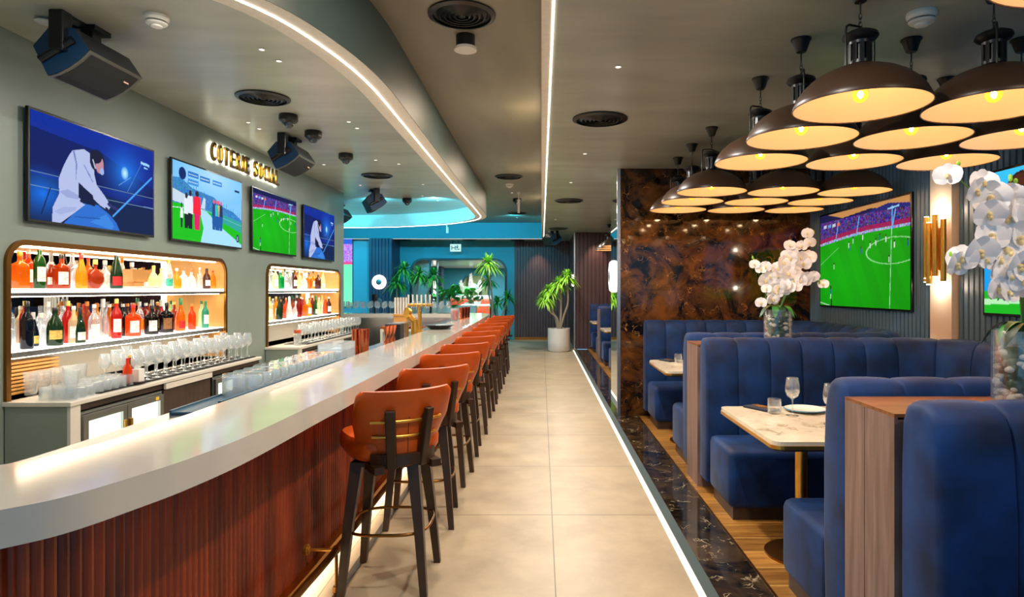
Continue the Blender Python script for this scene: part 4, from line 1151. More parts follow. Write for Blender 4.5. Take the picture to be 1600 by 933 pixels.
# ================================================================== CEILING FITTINGS
def vent(x, y, z, label, r=0.23):
    v = empty('ceiling_vent', (x, y, z), label, 'air vent', 'round black ceiling vents')
    MB().lathe([(r*0.86, 0.0), (r, -0.002), (r, -0.012), (r*0.86, -0.022), (r*0.86, 0.0)], 40, cap=False).build('rim', M['black'], v, smooth=40)
    MB().lathe([(0.0, -0.001), (r*0.88, -0.001)], 40, cap=False).build('duct_plate', M['blackrub'], v)
    for k in range(5):
        q = r*(0.74-0.15*k)
        MB().lathe([(q, -0.004), (q-0.022, -0.022), (q-0.018, -0.024), (q+0.004, -0.006)], 36, cap=False).build('ring_blade', M['black'], v, smooth=40)
    MB().lathe([(0.0, -0.02), (0.02, -0.02), (0.025, -0.006)], 16, cap=False).build('hub', M['black'], v)
    return v
vent(-0.54, 4.35, ZT, 'large round black ceiling vent at the top centre of the view')
vent(0.49, 5.36, ZC, 'round black ceiling vent in the pale ceiling right of the light strip, nearer one')
vent(0.44, 10.3, ZC, 'round black ceiling vent right of the light strip, above the aisle midway')
vent(0.39, 15.0, ZC, 'round black ceiling vent right of the light strip, farthest before the far speaker')
vent(-0.54, 10.6, ZT, 'round black ceiling vent in the raised trough beside the curved ring end')
vent(-0.60, 15.7, ZT, 'round black ceiling vent at the far end of the raised trough')
vent(-2.47, 5.68, ZIN, 'round black ceiling vent above the bar, before the two dome cameras')
vent(-2.46, 9.57, ZIN, 'round black ceiling vent above the bar near the third speaker')
for x, t in ((-5.3, 'leftmost, over the far television'), (-3.96, 'second from left'), (-2.1, 'beside the exit sign'), (-0.7, 'rightmost, before the dark fluted wall')):
    vent(x, 18.55, ZC, 'round black vent in the narrow far ceiling strip, ' + t, 0.22)

def dome_cam(x, y, z, label):
    d = empty('dome_camera', (x, y, z), label, 'camera', 'black dome cameras')
    MB().lathe([(0.085, 0), (0.09, -0.01), (0.09, -0.06), (0.06, -0.085)], 24).build('housing', M['black'], d, smooth=40)
    MB().ball((0, 0, -0.082), 0.05, 18, 10).build('dome', pm('camera_dome', '#2b3540', 0.05, spec=1.0), d, smooth=80)
    return d
dome_cam(-2.47, 6.25, ZIN, 'black dome camera on the bar ceiling, nearest of the row by the vent')
dome_cam(-2.46, 6.9, ZIN, 'black dome camera on the bar ceiling, just behind the nearest one')
dome_cam(-2.46, 8.05, ZIN, 'black dome camera on the bar ceiling, third of the row')
dome_cam(-2.52, 12.0, ZIN, 'black dome camera on the bar ceiling, right of the third speaker')
dome_cam(-0.5, 13.2, ZT, 'tiny black dome camera at the far end of the raised trough')

def smoke(x, y, z, label):
    d = empty('smoke_detector', (x, y, z), label, 'smoke detector', 'white smoke detectors')
    MB().lathe([(0.062, 0), (0.064, -0.012), (0.062, -0.02), (0.055, -0.03)], 32).build('base', M['white'], d, smooth=35)
    MB().lathe([(0.040, -0.03), (0.040, -0.04)], 32).build('slot_ring', M['black'], d)
    MB().lathe([(0.055, -0.038), (0.05, -0.046), (0.035, -0.052)], 32).lathe([(0.030, -0.052), (0.028, -0.060), (0.012, -0.066), (0.0, -0.067)], 24).build('cap', M['white'], d, smooth=35)
    return d
for a in (smoke(-2.40, 3.99, ZIN, 'white smoke detector beside the nearest speaker over the bar'), smoke(1.966, 3.31, ZC, 'white smoke detector above the pendant lamps at right'), smoke(-0.57, 11.35, ZT, 'white smoke detector behind the vent in the raised trough')):
    a.scale = (1.15, 1.15, 1.15)

ap = empty('ceiling_sensor', (-0.56, 4.72, ZT), 'black cylinder fitting with white underside, below the large vent', 'ceiling sensor')
MB().lathe([(0.07, 0), (0.07, -0.09)], 28).build('housing', M['black'], ap, smooth=40)
MB().lathe([(0.07, -0.085), (0.083, -0.09), (0.083, -0.11), (0.0, -0.118)], 28, cap=False).build('diffuser', M['white'], ap, smooth=40)
dl = empty('ceiling_disc', (-3.13, 4.04, ZIN), 'small white ceiling disc at the top left beside the speaker', 'ceiling light')
MB().lathe([(0.03, 0), (0.03, -0.012)], 20).build('stem', M['steel'], dl)
MB().lathe([(0.055, -0.012), (0.058, -0.018), (0.05, -0.024), (0.0, -0.026)], 24, cap=False).build('disc', M['white'], dl, smooth=40)

M['dl_glow'] = em('downlight_lens', '#fff4e2', 2.5)
def spotl(x, y, z, label, s=0.6):
    d = empty('recessed_downlight', (x, y, z), label, 'downlight', 'small recessed ceiling lights')
    MB().lathe([(0.032*s, 0.0), (0.040*s, -0.001), (0.038*s, -0.006), (0.030*s, -0.004)], 20, cap=False).build('trim_ring', M['white'], d, smooth=40)
    MB().lathe([(0.0, -0.003), (0.031*s, -0.003)], 20, cap=False).build('lens', M['dl_glow'], d)
ip = [((409, 77), ZIN), ((436, 95), ZIN), ((388, 191), ZIN), ((405, 201), ZIN), ((545, 190), ZIN), ((558, 200), ZIN), ((506, 257), ZIN), ((587, 250), ZIN), ((623, 256), ZIN), ((660, 306), ZIN), ((684, 313), ZIN), ((661, 288), ZIN), ((563, 289), ZIN)]
for k, ((px, py), z) in enumerate(ip):
    Y = (z-1.5)*1000/(452-py); X = (px-846)*Y/1000
    spotl(X, Y, z, 'tiny white recessed light in the bar ceiling, %s counted from the near end' % ORD[k])
for k, ((px, py), z) in enumerate([((966, 104), ZC), ((914, 240), ZC), ((892, 285), ZC), ((868, 343), ZC)]):
    Y = (z-1.5)*1000/(452-py); X = (px-846)*Y/1000
    spotl(X, Y, z, 'small white recessed light in the pale ceiling over the aisle, %s from the near end' % ORD[k])
for k, ((px, py), z) in enumerate([((800, 301), ZT), ((808, 340), ZT)]):
    Y = (z-1.5)*1000/(452-py); X = (px-846)*Y/1000
    spotl(X, Y, z, 'small white recessed light at the far part of the raised trough, %s' % ('nearer one', 'farther one')[k])

def speaker(x, y, z, zc, label, rz=0, L=0.52):
    s = empty('ceiling_speaker', (x, y, z), label, 'speaker', 'black speakers hung from the ceiling', math.radians(rz))
    prof = [(-0.172, 0.03), (-0.075, 0.145), (0.085, 0.14), (0.176, 0.005)]
    fr = [(0.176, 0.005), (0.12, -0.052), (0.05, -0.102), (-0.02, -0.138), (-0.08, -0.155)]
    poly = prof[:3] + fr
    Mx = axes((0, 0, 0), (1, 0, 0), (0, 0, 1), (0, 1, 0))
    MB().prism(poly, 0.0, L, Mx, 0.006).build('cabinet', M['spk'], s)
    b = MB(); n_ = Vector((0.55, -0.83)).normalized()*0.004
    vs = []
    for q in fr: vs += [(q[0]+n_.x, 0.0, q[1]+n_.y), (q[0]+n_.x, L, q[1]+n_.y), (q[0], 0.0, q[1]), (q[0], L, q[1])]
    fs = []
    for i in range(len(fr)-1): o_ = 4*i; fs += [(o_, o_+1, o_+5, o_+4), (o_, o_+4, o_+6, o_+2), (o_+1, o_+3, o_+7, o_+5)]
    b.add(vs, fs).__class__
    b.build('front_frame', pm('speaker_front_frame', '#55554f', 0.45), s)
    MB().prism([(p[0]*0.985, p[1]*0.985) for p in poly], -0.004, 0.0, Mx).build('end_cap', M['spk_bluelit'], s)  # thin sheet carrying the blue light as colour
    # grille following the curved front
    b = MB(); vs = []; fs = []
    for i in range(9):
        t = i/8*(len(fr)-1); k = min(int(t), len(fr)-2); w = t-k
        w0 = 0.06+0.88*(i/8)
        t = w0*(len(fr)-1); k = min(int(t), len(fr)-2); w = t-k
        px_ = fr[k][0]*(1-w)+fr[k+1][0]*w; pz = fr[k][1]*(1-w)+fr[k+1][1]*w
        n = Vector((0.55, -0.83)).normalized()*0.008
        vs += [(px_+n.x, 0.03, pz+n.y), (px_+n.x, L-0.03, pz+n.y)]
    for i in range(8): fs.append((2*i, 2*i+1, 2*i+3, 2*i+2))
    b.add(vs, fs); g = b.build('grille', M['spk_grille'], s)
    MB().box(0.118, 0.121, L-0.12, L-0.07, -0.06, -0.04, Matrix.Translation((0.004, 0, -0.006))).build('badge', pm('speaker_badge', '#c98a4a', 0.4), s)
    # bracket
    h = zc-z
    b = MB().box(-0.045, 0.045, -0.05, 0.04, -0.01, h, None, 0.01)
    b.cyl((-0.11, -0.022, -0.06), (0.09, -0.022, 0.06), 0.024, 12)
    b.box(-0.03, 0.03, 0, L*0.6, h-0.02, h).box(-0.08, 0.08, L*0.35, L*0.65, h-0.03, h).box(-0.04, 0.04, L*0.42, L*0.58, 0.13, h)
    b.build('bracket', M['black'], s)
    return s
speaker(-2.95, 3.93, 2.965, ZIN, 'black speaker hung from the ceiling at the top left, nearest')
speaker(-2.82, 6.98, 2.97, ZIN, 'black speaker hung from the ceiling beside the backlit sign')
speaker(-2.78, 10.8, 2.98, ZIN, 'black speaker hung over the bar beyond the wall end, third from the near end', 25, 0.46)
speaker(-4.05, 12.6, 2.98, ZIN, 'black speaker half hidden behind the end of the bar wall')
speaker(0.36, 15.6, 2.72, ZC, 'black speaker under the pale ceiling above the potted plant', 30, 0.4)

# exit sign
ex = empty('exit_sign', (-2.51, 18.7, 2.60), 'small white exit sign with pictogram hanging at the far end', 'exit sign')
M['exit_w'] = em('exit_face', '#bff4f0', 1.0)
MB().box(-0.16, 0.16, 0, 0.03, 0, 0.22, None, 0.005).build('panel', M['exit_w'], ex)
b = MB()
b.box(-0.12, -0.10, -0.003, 0, 0.05, 0.17).box(-0.10, -0.02, -0.003, 0, 0.10, 0.12).box(-0.02, 0.0, -0.003, 0, 0.05, 0.17)
b.ball((0.055, -0.003, 0.17), 0.018, 8, 6, (1, 0.2, 1)).box(0.03, 0.06, -0.004, 0, 0.09, 0.15).box(0.0, 0.1, -0.004, 0, 0.125, 0.14).box(0.01, 0.04, -0.004, 0, 0.05, 0.065).box(0.05, 0.12, -0.004, 0, 0.06, 0.08)
b.build('pictogram', pm('exit_dark', '#0f3a3c'), ex)
MB().cyl((-0.08, 0.015, 0.22), (-0.08, 0.015, 0.33), 0.012).cyl((0.08, 0.015, 0.22), (0.08, 0.015, 0.33), 0.012).build('hanger', M['black'], ex)
hb = empty('hanging_bracket', (-2.05, 13.86, 2.76), 'small white bracket hanging below the far ring edge', 'bracket')
MB().box(-0.012, 0.012, -0.01, 0.01, -0.03, ZC-2.76).box(-0.012, 0.03, -0.01, 0.01, -0.045, -0.03).box(0.02, 0.035, -0.01, 0.01, -0.045, 0.08).build('bracket_body', M['white'], hb)
hp2 = empty('pendant_sensor', (-0.44, 12.35, ZT), 'white sensor hanging from the trough on a thin stem near the light strip', 'ceiling sensor')
MB().cyl((0, 0, 0), (0, 0, -0.14), 0.01).box(-0.03, 0.03, -0.02, 0.02, -0.03, -0.0).box(-0.02, 0.02, -0.02, 0.02, -0.40, -0.14).build('stem', M['white'], hp2)

# ================================================================== SCONCES
def disc_sconce(loc, label, axis, r=0.2, dark=True):
    s = empty('wall_sconce', loc, label, 'wall light', None)
    if axis == 'y': Mx = Matrix.Rotation(PI/2, 4, 'X')        # local z -> -y
    else: Mx = Matrix.Rotation(-PI/2, 4, 'Y')                 # local z -> -x
    MB().lathe([(r, 0.0), (r, 0.02), (r*0.9, 0.05), (r*0.45, 0.055), (r*0.45, 0.03), (0.0, 0.03)], 36, Mx, cap=False).build('light_ring', M['led_soft'], s, smooth=40)
    MB().lathe([(r*0.40, 0.03), (r*0.40, 0.06), (0.0, 0.065)], 28, Mx, cap=False).build('centre_cap', M['steel'], s, smooth=40)
    return s
disc_sconce((-4.55, 17.95, 1.70), 'round white ring wall light on the navy fluted pillar at the far left', 'y')
disc_sconce((0.905, 8.0, 1.66), 'round ring wall light on the mirrored end of the marble wall', 'x')
disc_sconce((0.815, 16.13, 1.72), 'small round wall light at the corner behind the potted plant', 'x', 0.15)
dd = empty('wall_ornament', (-4.55, 17.95, 1.17), 'small pale diamond plate under the round light on the navy pillar', 'ornament')
MB().box(-0.07, 0.07, -0.02, 0.0, -0.07, 0.07, Matrix.Rotation(PI/4, 4, 'Y'), 0.005).build('plate', M['steel'], dd)

# brass tube sconce on the white pilaster
sc = empty('tube_sconce', (XR-0.06, 5.03, 1.5), 'brass multi-tube wall light on the white pilaster between the televisions', 'wall light')
MB().box(-0.02, 0, -0.05, 0.05, 0.15, 0.48).build('back_plate', M['brass'], sc)
for i, (dy, dx, z0, z1) in enumerate(((-0.11, -0.05, 0.06, 0.54), (-0.055, -0.08, 0.10, 0.58), (0.0, -0.095, 0.04, 0.52), (0.055, -0.08, 0.09, 0.57), (0.11, -0.05, 0.06, 0.54))):
    MB().lathe([(0.019, z0), (0.021, z0), (0.021, z1), (0.019, z1)], 16, Matrix.Translation((dx, dy, 0)), cap=False).lathe([(0.018, z0+0.02), (0.018, z1-0.02)], 12, Matrix.Translation((dx, dy, 0))).build('tube', M['brass'], sc, smooth=40)
    MB().cyl((dx, dy, z1-0.012), (dx, dy, z1+0.006), 0.017, 12).cyl((dx, dy, z0-0.006), (dx, dy, z0+0.012), 0.017, 12).build('lamp_end', M['led'], sc)
for z, r_ in ((0.62, 0), (0.02, PI)):
    d = bpy.data.lights.new('sconce_light', 'POINT'); d.energy = 2.2; d.color = (1, 0.82, 0.62); d.shadow_soft_size = 0.02
    l = bpy.data.objects.new('sconce_light', d); l.location = (-0.07, 0, z); COL.objects.link(l); l.parent = sc

# ================================================================== BOTTLES
LQ = {}
def lq(c, tr=0.65):
    if c not in LQ: LQ[c] = liquid('liquid_' + c.lstrip('#'), c)
    return LQ[c]
CAPM = {}
def capm(c):
    if c not in CAPM: CAPM[c] = pm('cap_' + c.lstrip('#'), c, 0.35)
    return CAPM[c]
LABM = {}
def labm(c):
    if c not in LABM: LABM[c] = pm('label_' + c.lstrip('#'), c, 0.6, noise=0.4, nscale=38, stretch=(1, 1, 3))
    return LABM[c]
SH = {  # (radius, z, superellipse power)
 'round':   ([(0.0, 0), (0.036, 0), (0.040, 0.006), (0.040, 0.155), (0.036, 0.18), (0.020, 0.205), (0.014, 0.22), (0.013, 0.262)], 2, (0.014, 0.258, 0.285), (0.041, 0.04, 0.13)),
 'tall':    ([(0.0, 0), (0.034, 0), (0.037, 0.006), (0.037, 0.185), (0.030, 0.215), (0.016, 0.24), (0.0135, 0.25), (0.013, 0.29)], 2, (0.0145, 0.278, 0.315), (0.038, 0.05, 0.155)),
 'square':  ([(0.0, 0), (0.040, 0), (0.043, 0.006), (0.043, 0.15), (0.038, 0.168), (0.018, 0.185), (0.0145, 0.195), (0.0145, 0.232)], 6, (0.016, 0.225, 0.258), (0.044, 0.03, 0.125)),
 'slope':   ([(0.0, 0), (0.040, 0), (0.043, 0.006), (0.043, 0.10), (0.038, 0.145), (0.024, 0.20), (0.015, 0.24), (0.013, 0.29)], 2, (0.0155, 0.245, 0.31), (0.0435, 0.025, 0.095)),
 'squat':   ([(0.0, 0), (0.046, 0), (0.050, 0.008), (0.052, 0.06), (0.048, 0.11), (0.030, 0.145), (0.015, 0.165), (0.014, 0.215)], 2, (0.017, 0.205, 0.24), (0.0525, 0.03, 0.085)),
 'jug':     ([(0.0, 0), (0.050, 0), (0.055, 0.008), (0.055, 0.13), (0.046, 0.18), (0.024, 0.22), (0.018, 0.24), (0.018, 0.275)], 2, (0.02, 0.27, 0.295), (0.056, 0.05, 0.12)),
 'disc':    ([(0.0, 0), (0.025, 0), (0.045, 0.02), (0.064, 0.055), (0.068, 0.085), (0.060, 0.12), (0.035, 0.148), (0.014, 0.16), (0.013, 0.20)], 2, (0.017, 0.195, 0.235), None),
 'small':   ([(0.0, 0), (0.030, 0), (0.033, 0.006), (0.033, 0.10), (0.028, 0.13), (0.013, 0.155), (0.012, 0.185)], 2, (0.0135, 0.182, 0.2), (0.034, 0.03, 0.085)),
}
BCACHE = {}
def bottle(shape, color, cap, x, y, z, label, group, lab='#efe8d6', scale=1.0):
    key = (shape, color, cap, lab)
    if key not in BCACHE:
        prof, p, cp, lb = SH[shape]
        r = empty('liquor_bottle', (0, 0, 0))
        sq = [p if q[1] < prof[-3][1] else 2 for q in prof]
        mat = M['glass2'] if color == 'clear' else lq(color)
        kw = dict(sy=0.55) if shape == 'disc' else {}
        Mx = Matrix.Rotation(PI/2, 4, 'Z') if shape == 'disc' else None
        b = MB(); b.lathe(prof, 20, Mx, sq=sq if p != 2 else None, cap=False, **kw)
        b.build('body', mat, r, smooth=45)
        MB().lathe([(0, cp[1]), (cp[0], cp[1]), (cp[0], cp[2]-0.003), (cp[0]*0.9, cp[2]), (0, cp[2])], 14, cap=False).build('cap', capm(cap), r, smooth=45)
        if lb and lab:
            b = MB(); n = 10; pts = []
            for i in range(n+1):
                a = math.radians(-46+92*i/n) - 0.45
                c, s_ = math.cos(a), math.sin(a)
                f = 1.0 if p == 2 else 1/((abs(c)**p+abs(s_)**p)**(1/p))
                pts.append((c*f*lb[0], s_*f*lb[0]))
            vs = []
            for q in pts: vs += [(q[0], q[1], lb[1]), (q[0], q[1], lb[2])]
            b.add(vs, [(2*i, 2*i+2, 2*i+3, 2*i+1) for i in range(n)])
            b.build('label', labm(lab), r, smooth=60)
        BCACHE[key] = r; o = r
    else: o = copy_tree(BCACHE[key])
    o.location = (x, y, z); o.scale = (scale,)*3
    o.rotation_euler = (0, 0, random.uniform(-0.4, 0.2))
    tag(o, label, 'bottle', group)
    return o
CN = {'clear': 'clear', '#d9780f': 'amber', '#e8a41a': 'golden', '#b0400c': 'red-brown', '#1f5a1c': 'green', '#16401f': 'dark green', '#9c1010': 'red', '#c81a10': 'bright red',
      '#1a1412': 'near-black', '#101a2c': 'dark navy', '#e4571a': 'orange', '#cfe3b8': 'pale green', '#39a88c': 'teal', '#0fa35a': 'emerald', '#f2dcae': 'pale straw', '#5a2410': 'dark brown', '#f0f0ea': 'milky white'}
KC = {'#c01818': 'red', '#0f0f10': 'black', '#e9e4d8': 'white', '#d8b25a': 'gold', '#e07a1a': 'orange', '#1f6a3a': 'green', '#8a5a30': 'cork', '#b8b8bc': 'silver', '#1c8a8a': 'teal'}
def row(items, xpl, z, where, group):
    for k, it in enumerate(items):
        px, shape, color, cap = it[:4]; lab = it[4] if len(it) > 4 else '#efe8d6'
        xp = it[5] if len(it) > 5 else xpl
        y = -xp*1000/(846-px) if False else (-xp)/((846-px)/1000)
        lb = '%s bottle with %s cap, %s from left, %s' % (CN[color], KC[cap], ORD[k], where)
        bottle(shape, color, cap, xp, y, z, lb, group, lab, it[6] if len(it) > 6 else 1.0)
NF = -3.585; NBk = -3.70
row([(31, 'square', '#d9780f', '#e07a1a', None, -3.60), (45, 'tall', '#e4571a', '#e9e4d8', '#efe8d6', -3.72, .9), (62, 'tall', '#1f5a1c', '#c01818', '#efe8d6', -3.60, 1.0), (80, 'small', '#b0400c', '#e9e4d8', '#efe8d6', -3.70),
     (96, 'square', '#b0400c', '#0f0f10', '#e9e4d8', -3.60), (113, 'round', 'clear', '#e9e4d8', None, -3.74), (127, 'slope', '#e8a41a', '#c01818', None, -3.60, .93), (138, 'round', '#d9780f', '#c01818', '#c01818', -3.72, .9), (149, 'disc', '#b0400c', '#d8b25a', None, -3.60),
     (164, 'squat', 'clear', '#e9e4d8', None, -3.70), (182, 'slope', '#16401f', '#0f0f10', '#c01818', -3.60, 1.08), (206, 'disc', 'clear', '#b8b8bc', None, -3.66), (240, 'squat', '#cfe3b8', '#d8b25a', None, -3.62, .9), (252, 'small', '#f2dcae', '#d8b25a', None, -3.72),
     (263, 'slope', 'clear', '#e07a1a', '#39a88c', -3.60, 1.02), (276, 'squat', '#e8a41a', '#b8b8bc', None, -3.62, .85), (287, 'squat', 'clear', '#8a5a30', '#efe8d6', -3.62, .9), (299, 'squat', 'clear', '#8a5a30', '#f2dcae' if False else '#efe8d6', -3.62, .85),
     (312, 'tall', 'clear', '#b8b8bc', None, -3.64, .72), (323, 'small', '#5a2410', '#0f0f10', '#efe8d6', -3.62, 1.1), (333, 'small', '#e8a41a', '#b0400c' if False else '#c01818', None, -3.62)],
    NF, 1.505, 'upper shelf of the nearer niche', 'bottles on the upper shelf of the nearer niche')
row([(42, 'tall', '#101a2c', '#0f0f10', None, -3.575, 1.05), (52, 'slope', '#101a2c', '#b8b8bc', '#d8b25a', -3.70, .8), (64, 'squat', 'clear', '#e9e4d8', None, -3.70), (75, 'tall', 'clear', '#e9e4d8', None, -3.68, 1.02), (86, 'jug', '#16401f', '#0f0f10', '#d8b25a', -3.59, .95),
     (97, 'round', 'clear', '#b8b8bc', None, -3.74), (106, 'tall', '#c81a10', '#d8b25a', None, -3.66, 1.03), (115, 'round', '#f2dcae', '#e9e4d8', '#efe8d6', -3.62), (125, 'slope', '#16401f', '#0f0f10', '#efe8d6', -3.58, .88), (136, 'tall', '#b0400c', '#e07a1a', None, -3.72), (147, 'round', 'clear', '#e9e4d8', '#efe8d6', -3.64, 1.02),
     (151, 'tall', '#e8a41a', '#e07a1a', None, -3.75, .95), (161, 'slope', 'clear', '#b8b8bc', None, -3.66, 1.08), (171, 'round', '#d9780f', '#e9e4d8', None, -3.76), (182, 'tall', '#c81a10', '#d8b25a', '#efe8d6', -3.60, 1.06), (192, 'round', '#1a1412', '#b8b8bc', None, -3.72), (199, 'round', '#5a2410', '#e07a1a', None, -3.76),
     (208, 'square', '#e4571a', '#c01818', '#efe8d6', -3.61, 1.1), (218, 'tall', 'clear', '#b8b8bc', '#e07a1a', -3.68, .95), (228, 'round', '#9c1010', '#e9e4d8', None, -3.76), (237, 'square', '#1a1412', '#0f0f10', '#e9e4d8', -3.59, 1.03), (246, 'round', '#5a2410', '#e07a1a', '#d8b25a', -3.72), (252, 'slope', '#9c1010', '#e9e4d8', None, -3.78),
     (260, 'square', '#1a1412', '#0f0f10', '#8a5a30' , -3.60, 1.12), (272, 'round', '#b0400c', '#d8b25a', None, -3.74), (282, 'slope', '#d9780f', '#1f6a3a', '#c01818', -3.61, 1.05), (300, 'round', '#e4571a', '#e07a1a', None, -3.61, .92), (315, 'tall', '#cfe3b8', '#1f6a3a', None, -3.66, .92), (321, 'tall', '#39a88c', '#1f6a3a', '#e9e4d8', -3.60, .92)],
    NF, 1.085, 'lower shelf of the nearer niche', 'bottles on the lower shelf of the nearer niche')
KC['#b0400c'] = 'brown'
c4 = ['clear', '#cfe3b8', '#0fa35a', 'clear', 'clear', '#5a2410', '#f2dcae', 'clear', '#d9780f', '#e8a41a', '#5a2410', '#f2dcae', '#b0400c']
s4 = ['tall', 'round', 'square', 'slope', 'tall', 'round', 'round', 'squat', 'square', 'round', 'square', 'slope', 'round']
k4 = ['#0f0f10', '#0f0f10', '#b8b8bc', '#1f6a3a', '#b8b8bc', '#0f0f10', '#e9e4d8', '#e9e4d8', '#0f0f10', '#0f0f10', '#8a5a30', '#e07a1a', '#0f0f10']
row([(423+7.4*i + (5 if i == 12 else 0), s4[i], c4[i], k4[i], '#efe8d6' if i % 2 else None, -3.60 if i % 3 else -3.70, 1.0) for i in range(13)], NF, 1.505, 'upper shelf of the farther niche', 'bottles on the upper shelf of the farther niche')
c5 = ['#f2dcae', 'clear', '#e8a41a', '#16401f', '#1a1412', '#e4571a', '#f0f0ea', '#b0400c', '#f0f0ea', '#9c1010', '#c81a10', '#d9780f', '#e8a41a', '#9c1010', '#1f5a1c', '#cfe3b8', '#f2dcae', '#e4571a', '#5a2410']
s5 = ['tall', 'round', 'tall', 'slope', 'tall', 'round', 'slope', 'round', 'squat', 'tall', 'round', 'square', 'round', 'tall', 'slope', 'round', 'tall', 'slope', 'round']
k5 = ['#d8b25a', '#e9e4d8', '#d8b25a', '#0f0f10', '#0f0f10', '#e07a1a', '#e9e4d8', '#0f0f10', '#e9e4d8', '#0f0f10', '#e9e4d8', '#d8b25a', '#0f0f10', '#e9e4d8', '#1f6a3a', '#b8b8bc', '#d8b25a', '#e07a1a', '#e9e4d8']
row([(421+5.15*i, s5[i], c5[i], k5[i], '#efe8d6' if i % 2 == 0 else None, (-3.59, -3.70, -3.64)[i % 3], 1.0) for i in range(19)], NF, 1.085, 'lower shelf of the farther niche', 'bottles on the lower shelf of the farther niche')

# wooden bucket and tray on the upper shelf
def pos(px, X): return -X*1000/(846-px)
bk = empty('wooden_bucket', (-3.66, pos(207, -3.66), 1.505), 'yellow wooden ice bucket on the upper shelf of the nearer niche', 'bucket')
b = MB(); b.add([(-.07, -.10, .06), (.07, -.10, .06), (.07, .10, .06), (-.07, .10, .06), (-.09, -.14, .17), (.09, -.14, .17), (.09, .14, .17), (-.09, .14, .17)], [(3, 2, 1, 0), (4, 5, 6, 7), (0, 1, 5, 4), (1, 2, 6, 5), (2, 3, 7, 6), (3, 0, 4, 7)])
b.box(-0.06, 0.06, -0.07, 0.07, 0, 0.06)
b.build('bucket_body', M['warmwood'], bk)
tr = tag(MB().box(-0.07, 0.05, -0.20, 0.20, 0, 0.012, None, 0.003).box(-0.07, 0.05, -0.20, 0.20, 0.012, 0.02, None, 0.003).build('serving_board', M['worktop'], loc=(-3.56, pos(222, -3.56), 1.505)), 'pale board lying in front of the wooden bucket on the upper niche shelf', 'board')

# ================================================================== GLASSWARE
def wineglass_prof(h=0.22, rb=0.04, rf=0.036):
    return [(0.0, 0.0), (rf, 0.0), (rf, 0.002), (0.012, 0.006), (0.0045, 0.014), (0.004, h*0.42), (0.010, h*0.45), (rb*0.75, h*0.52), (rb, h*0.64), (rb*0.98, h*0.78), (rb*0.80, h), (rb*0.77, h), (rb*0.94, h*0.78), (rb*0.95, h*0.64), (rb*0.70, h*0.53), (0.0, h*0.46)]
def tumbler_prof(r=0.038, h=0.085):
    return [(0.0, 0.0), (r*0.9, 0.0), (r, 0.012), (r, h), (r*0.93, h), (r*0.91, 0.014), (0.0, 0.011)]
WG = MB().lathe(wineglass_prof(), 16, cap=False).build('wine_glass', M['glass2'], smooth=50)
WG_used = [False]
def wg(x, y, z, label, group, s=1.0):
    o = WG if not WG_used[0] else WG.copy()
    if WG_used[0]: COL.objects.link(o)
    WG_used[0] = True
    o.location = (x, y, z); o.scale = (s, s, s); tag(o, label, 'wine glass', group)
for i in range(15):
    for j in range(3):
        y = 4.98 + i*0.134 + (0.04 if j % 2 else 0)
        wg(-3.15 - j*0.125, y, ZB+0.013, 'stemmed wine glass standing among rows on the nearer back bar worktop', 'wine glasses on the nearer back bar worktop', 1.0 + 0.08*((i*7+j*3) % 3))
for i in range(17):
    for j in range(2):
        wg(-3.15 - j*0.14, 8.75 + i*0.142, ZB+0.013, 'stemmed wine glass standing among rows on the farther back bar worktop', 'wine glasses on the farther back bar worktop', 1.05 + 0.05*((i+j) % 3))
TB = MB().lathe(tumbler_prof(), 16, cap=False).build('tumbler', M['glass2'], smooth=50)
TBu = [False]
def tb(x, y, z, label, group, s=1.0, flip=False):
    o = TB if not TBu[0] else TB.copy()
    if TBu[0]: COL.objects.link(o)
    TBu[0] = True
    o.location = (x, y, z+(0.085*s if flip else 0)); o.scale = (s, s, -s if flip else s); tag(o, label, 'glass', group)
for i in range(8):
    for j in range(3):
        tb(-3.13-0.085*j, 4.26+i*0.083, ZB + (0.001 if i < 3 else 0.013), 'upturned clear tumbler in the rows at the near end of the back bar worktop', 'upturned tumblers at the near end of the back bar', 0.98, True)
for j in range(3):
    tb(-3.16-0.1*j, 4.30+0.12*j, ZB+0.085, 'tall clear glass stacked on the upturned tumblers by the niche frame', 'glasses stacked on tumblers', 1.25)
# tall mixing glasses + white mugs behind
for j in range(5):
    o = MB().lathe([(0.0, 0), (0.035, 0), (0.045, 0.16), (0.042, 0.16), (0.033, 0.01), (0, 0.01)], 14, cap=False).build('mixing_glass', M['glass2'], smooth=50, loc=(-3.55, 4.45+0.12*j, ZB))
    tag(o, 'tall mixing glass in the row at the back of the nearer niche counter', 'glass', 'tall mixing glasses in the nearer niche')
for k in range(9):
    pass
bs = empty('slat_reflection', (-3.72, 4.62, ZB), 'wooden slats added to imitate a mirror reflection, at left of the nearer niche', 'boards')  # slats stand in for wood reflected in the niche
for k in range(9):
    MB().box(-0.06, 0.06, -0.28, 0.24, k*0.026, k*0.026+0.018, None, 0.003).build('board', M['warmwood'], bs)
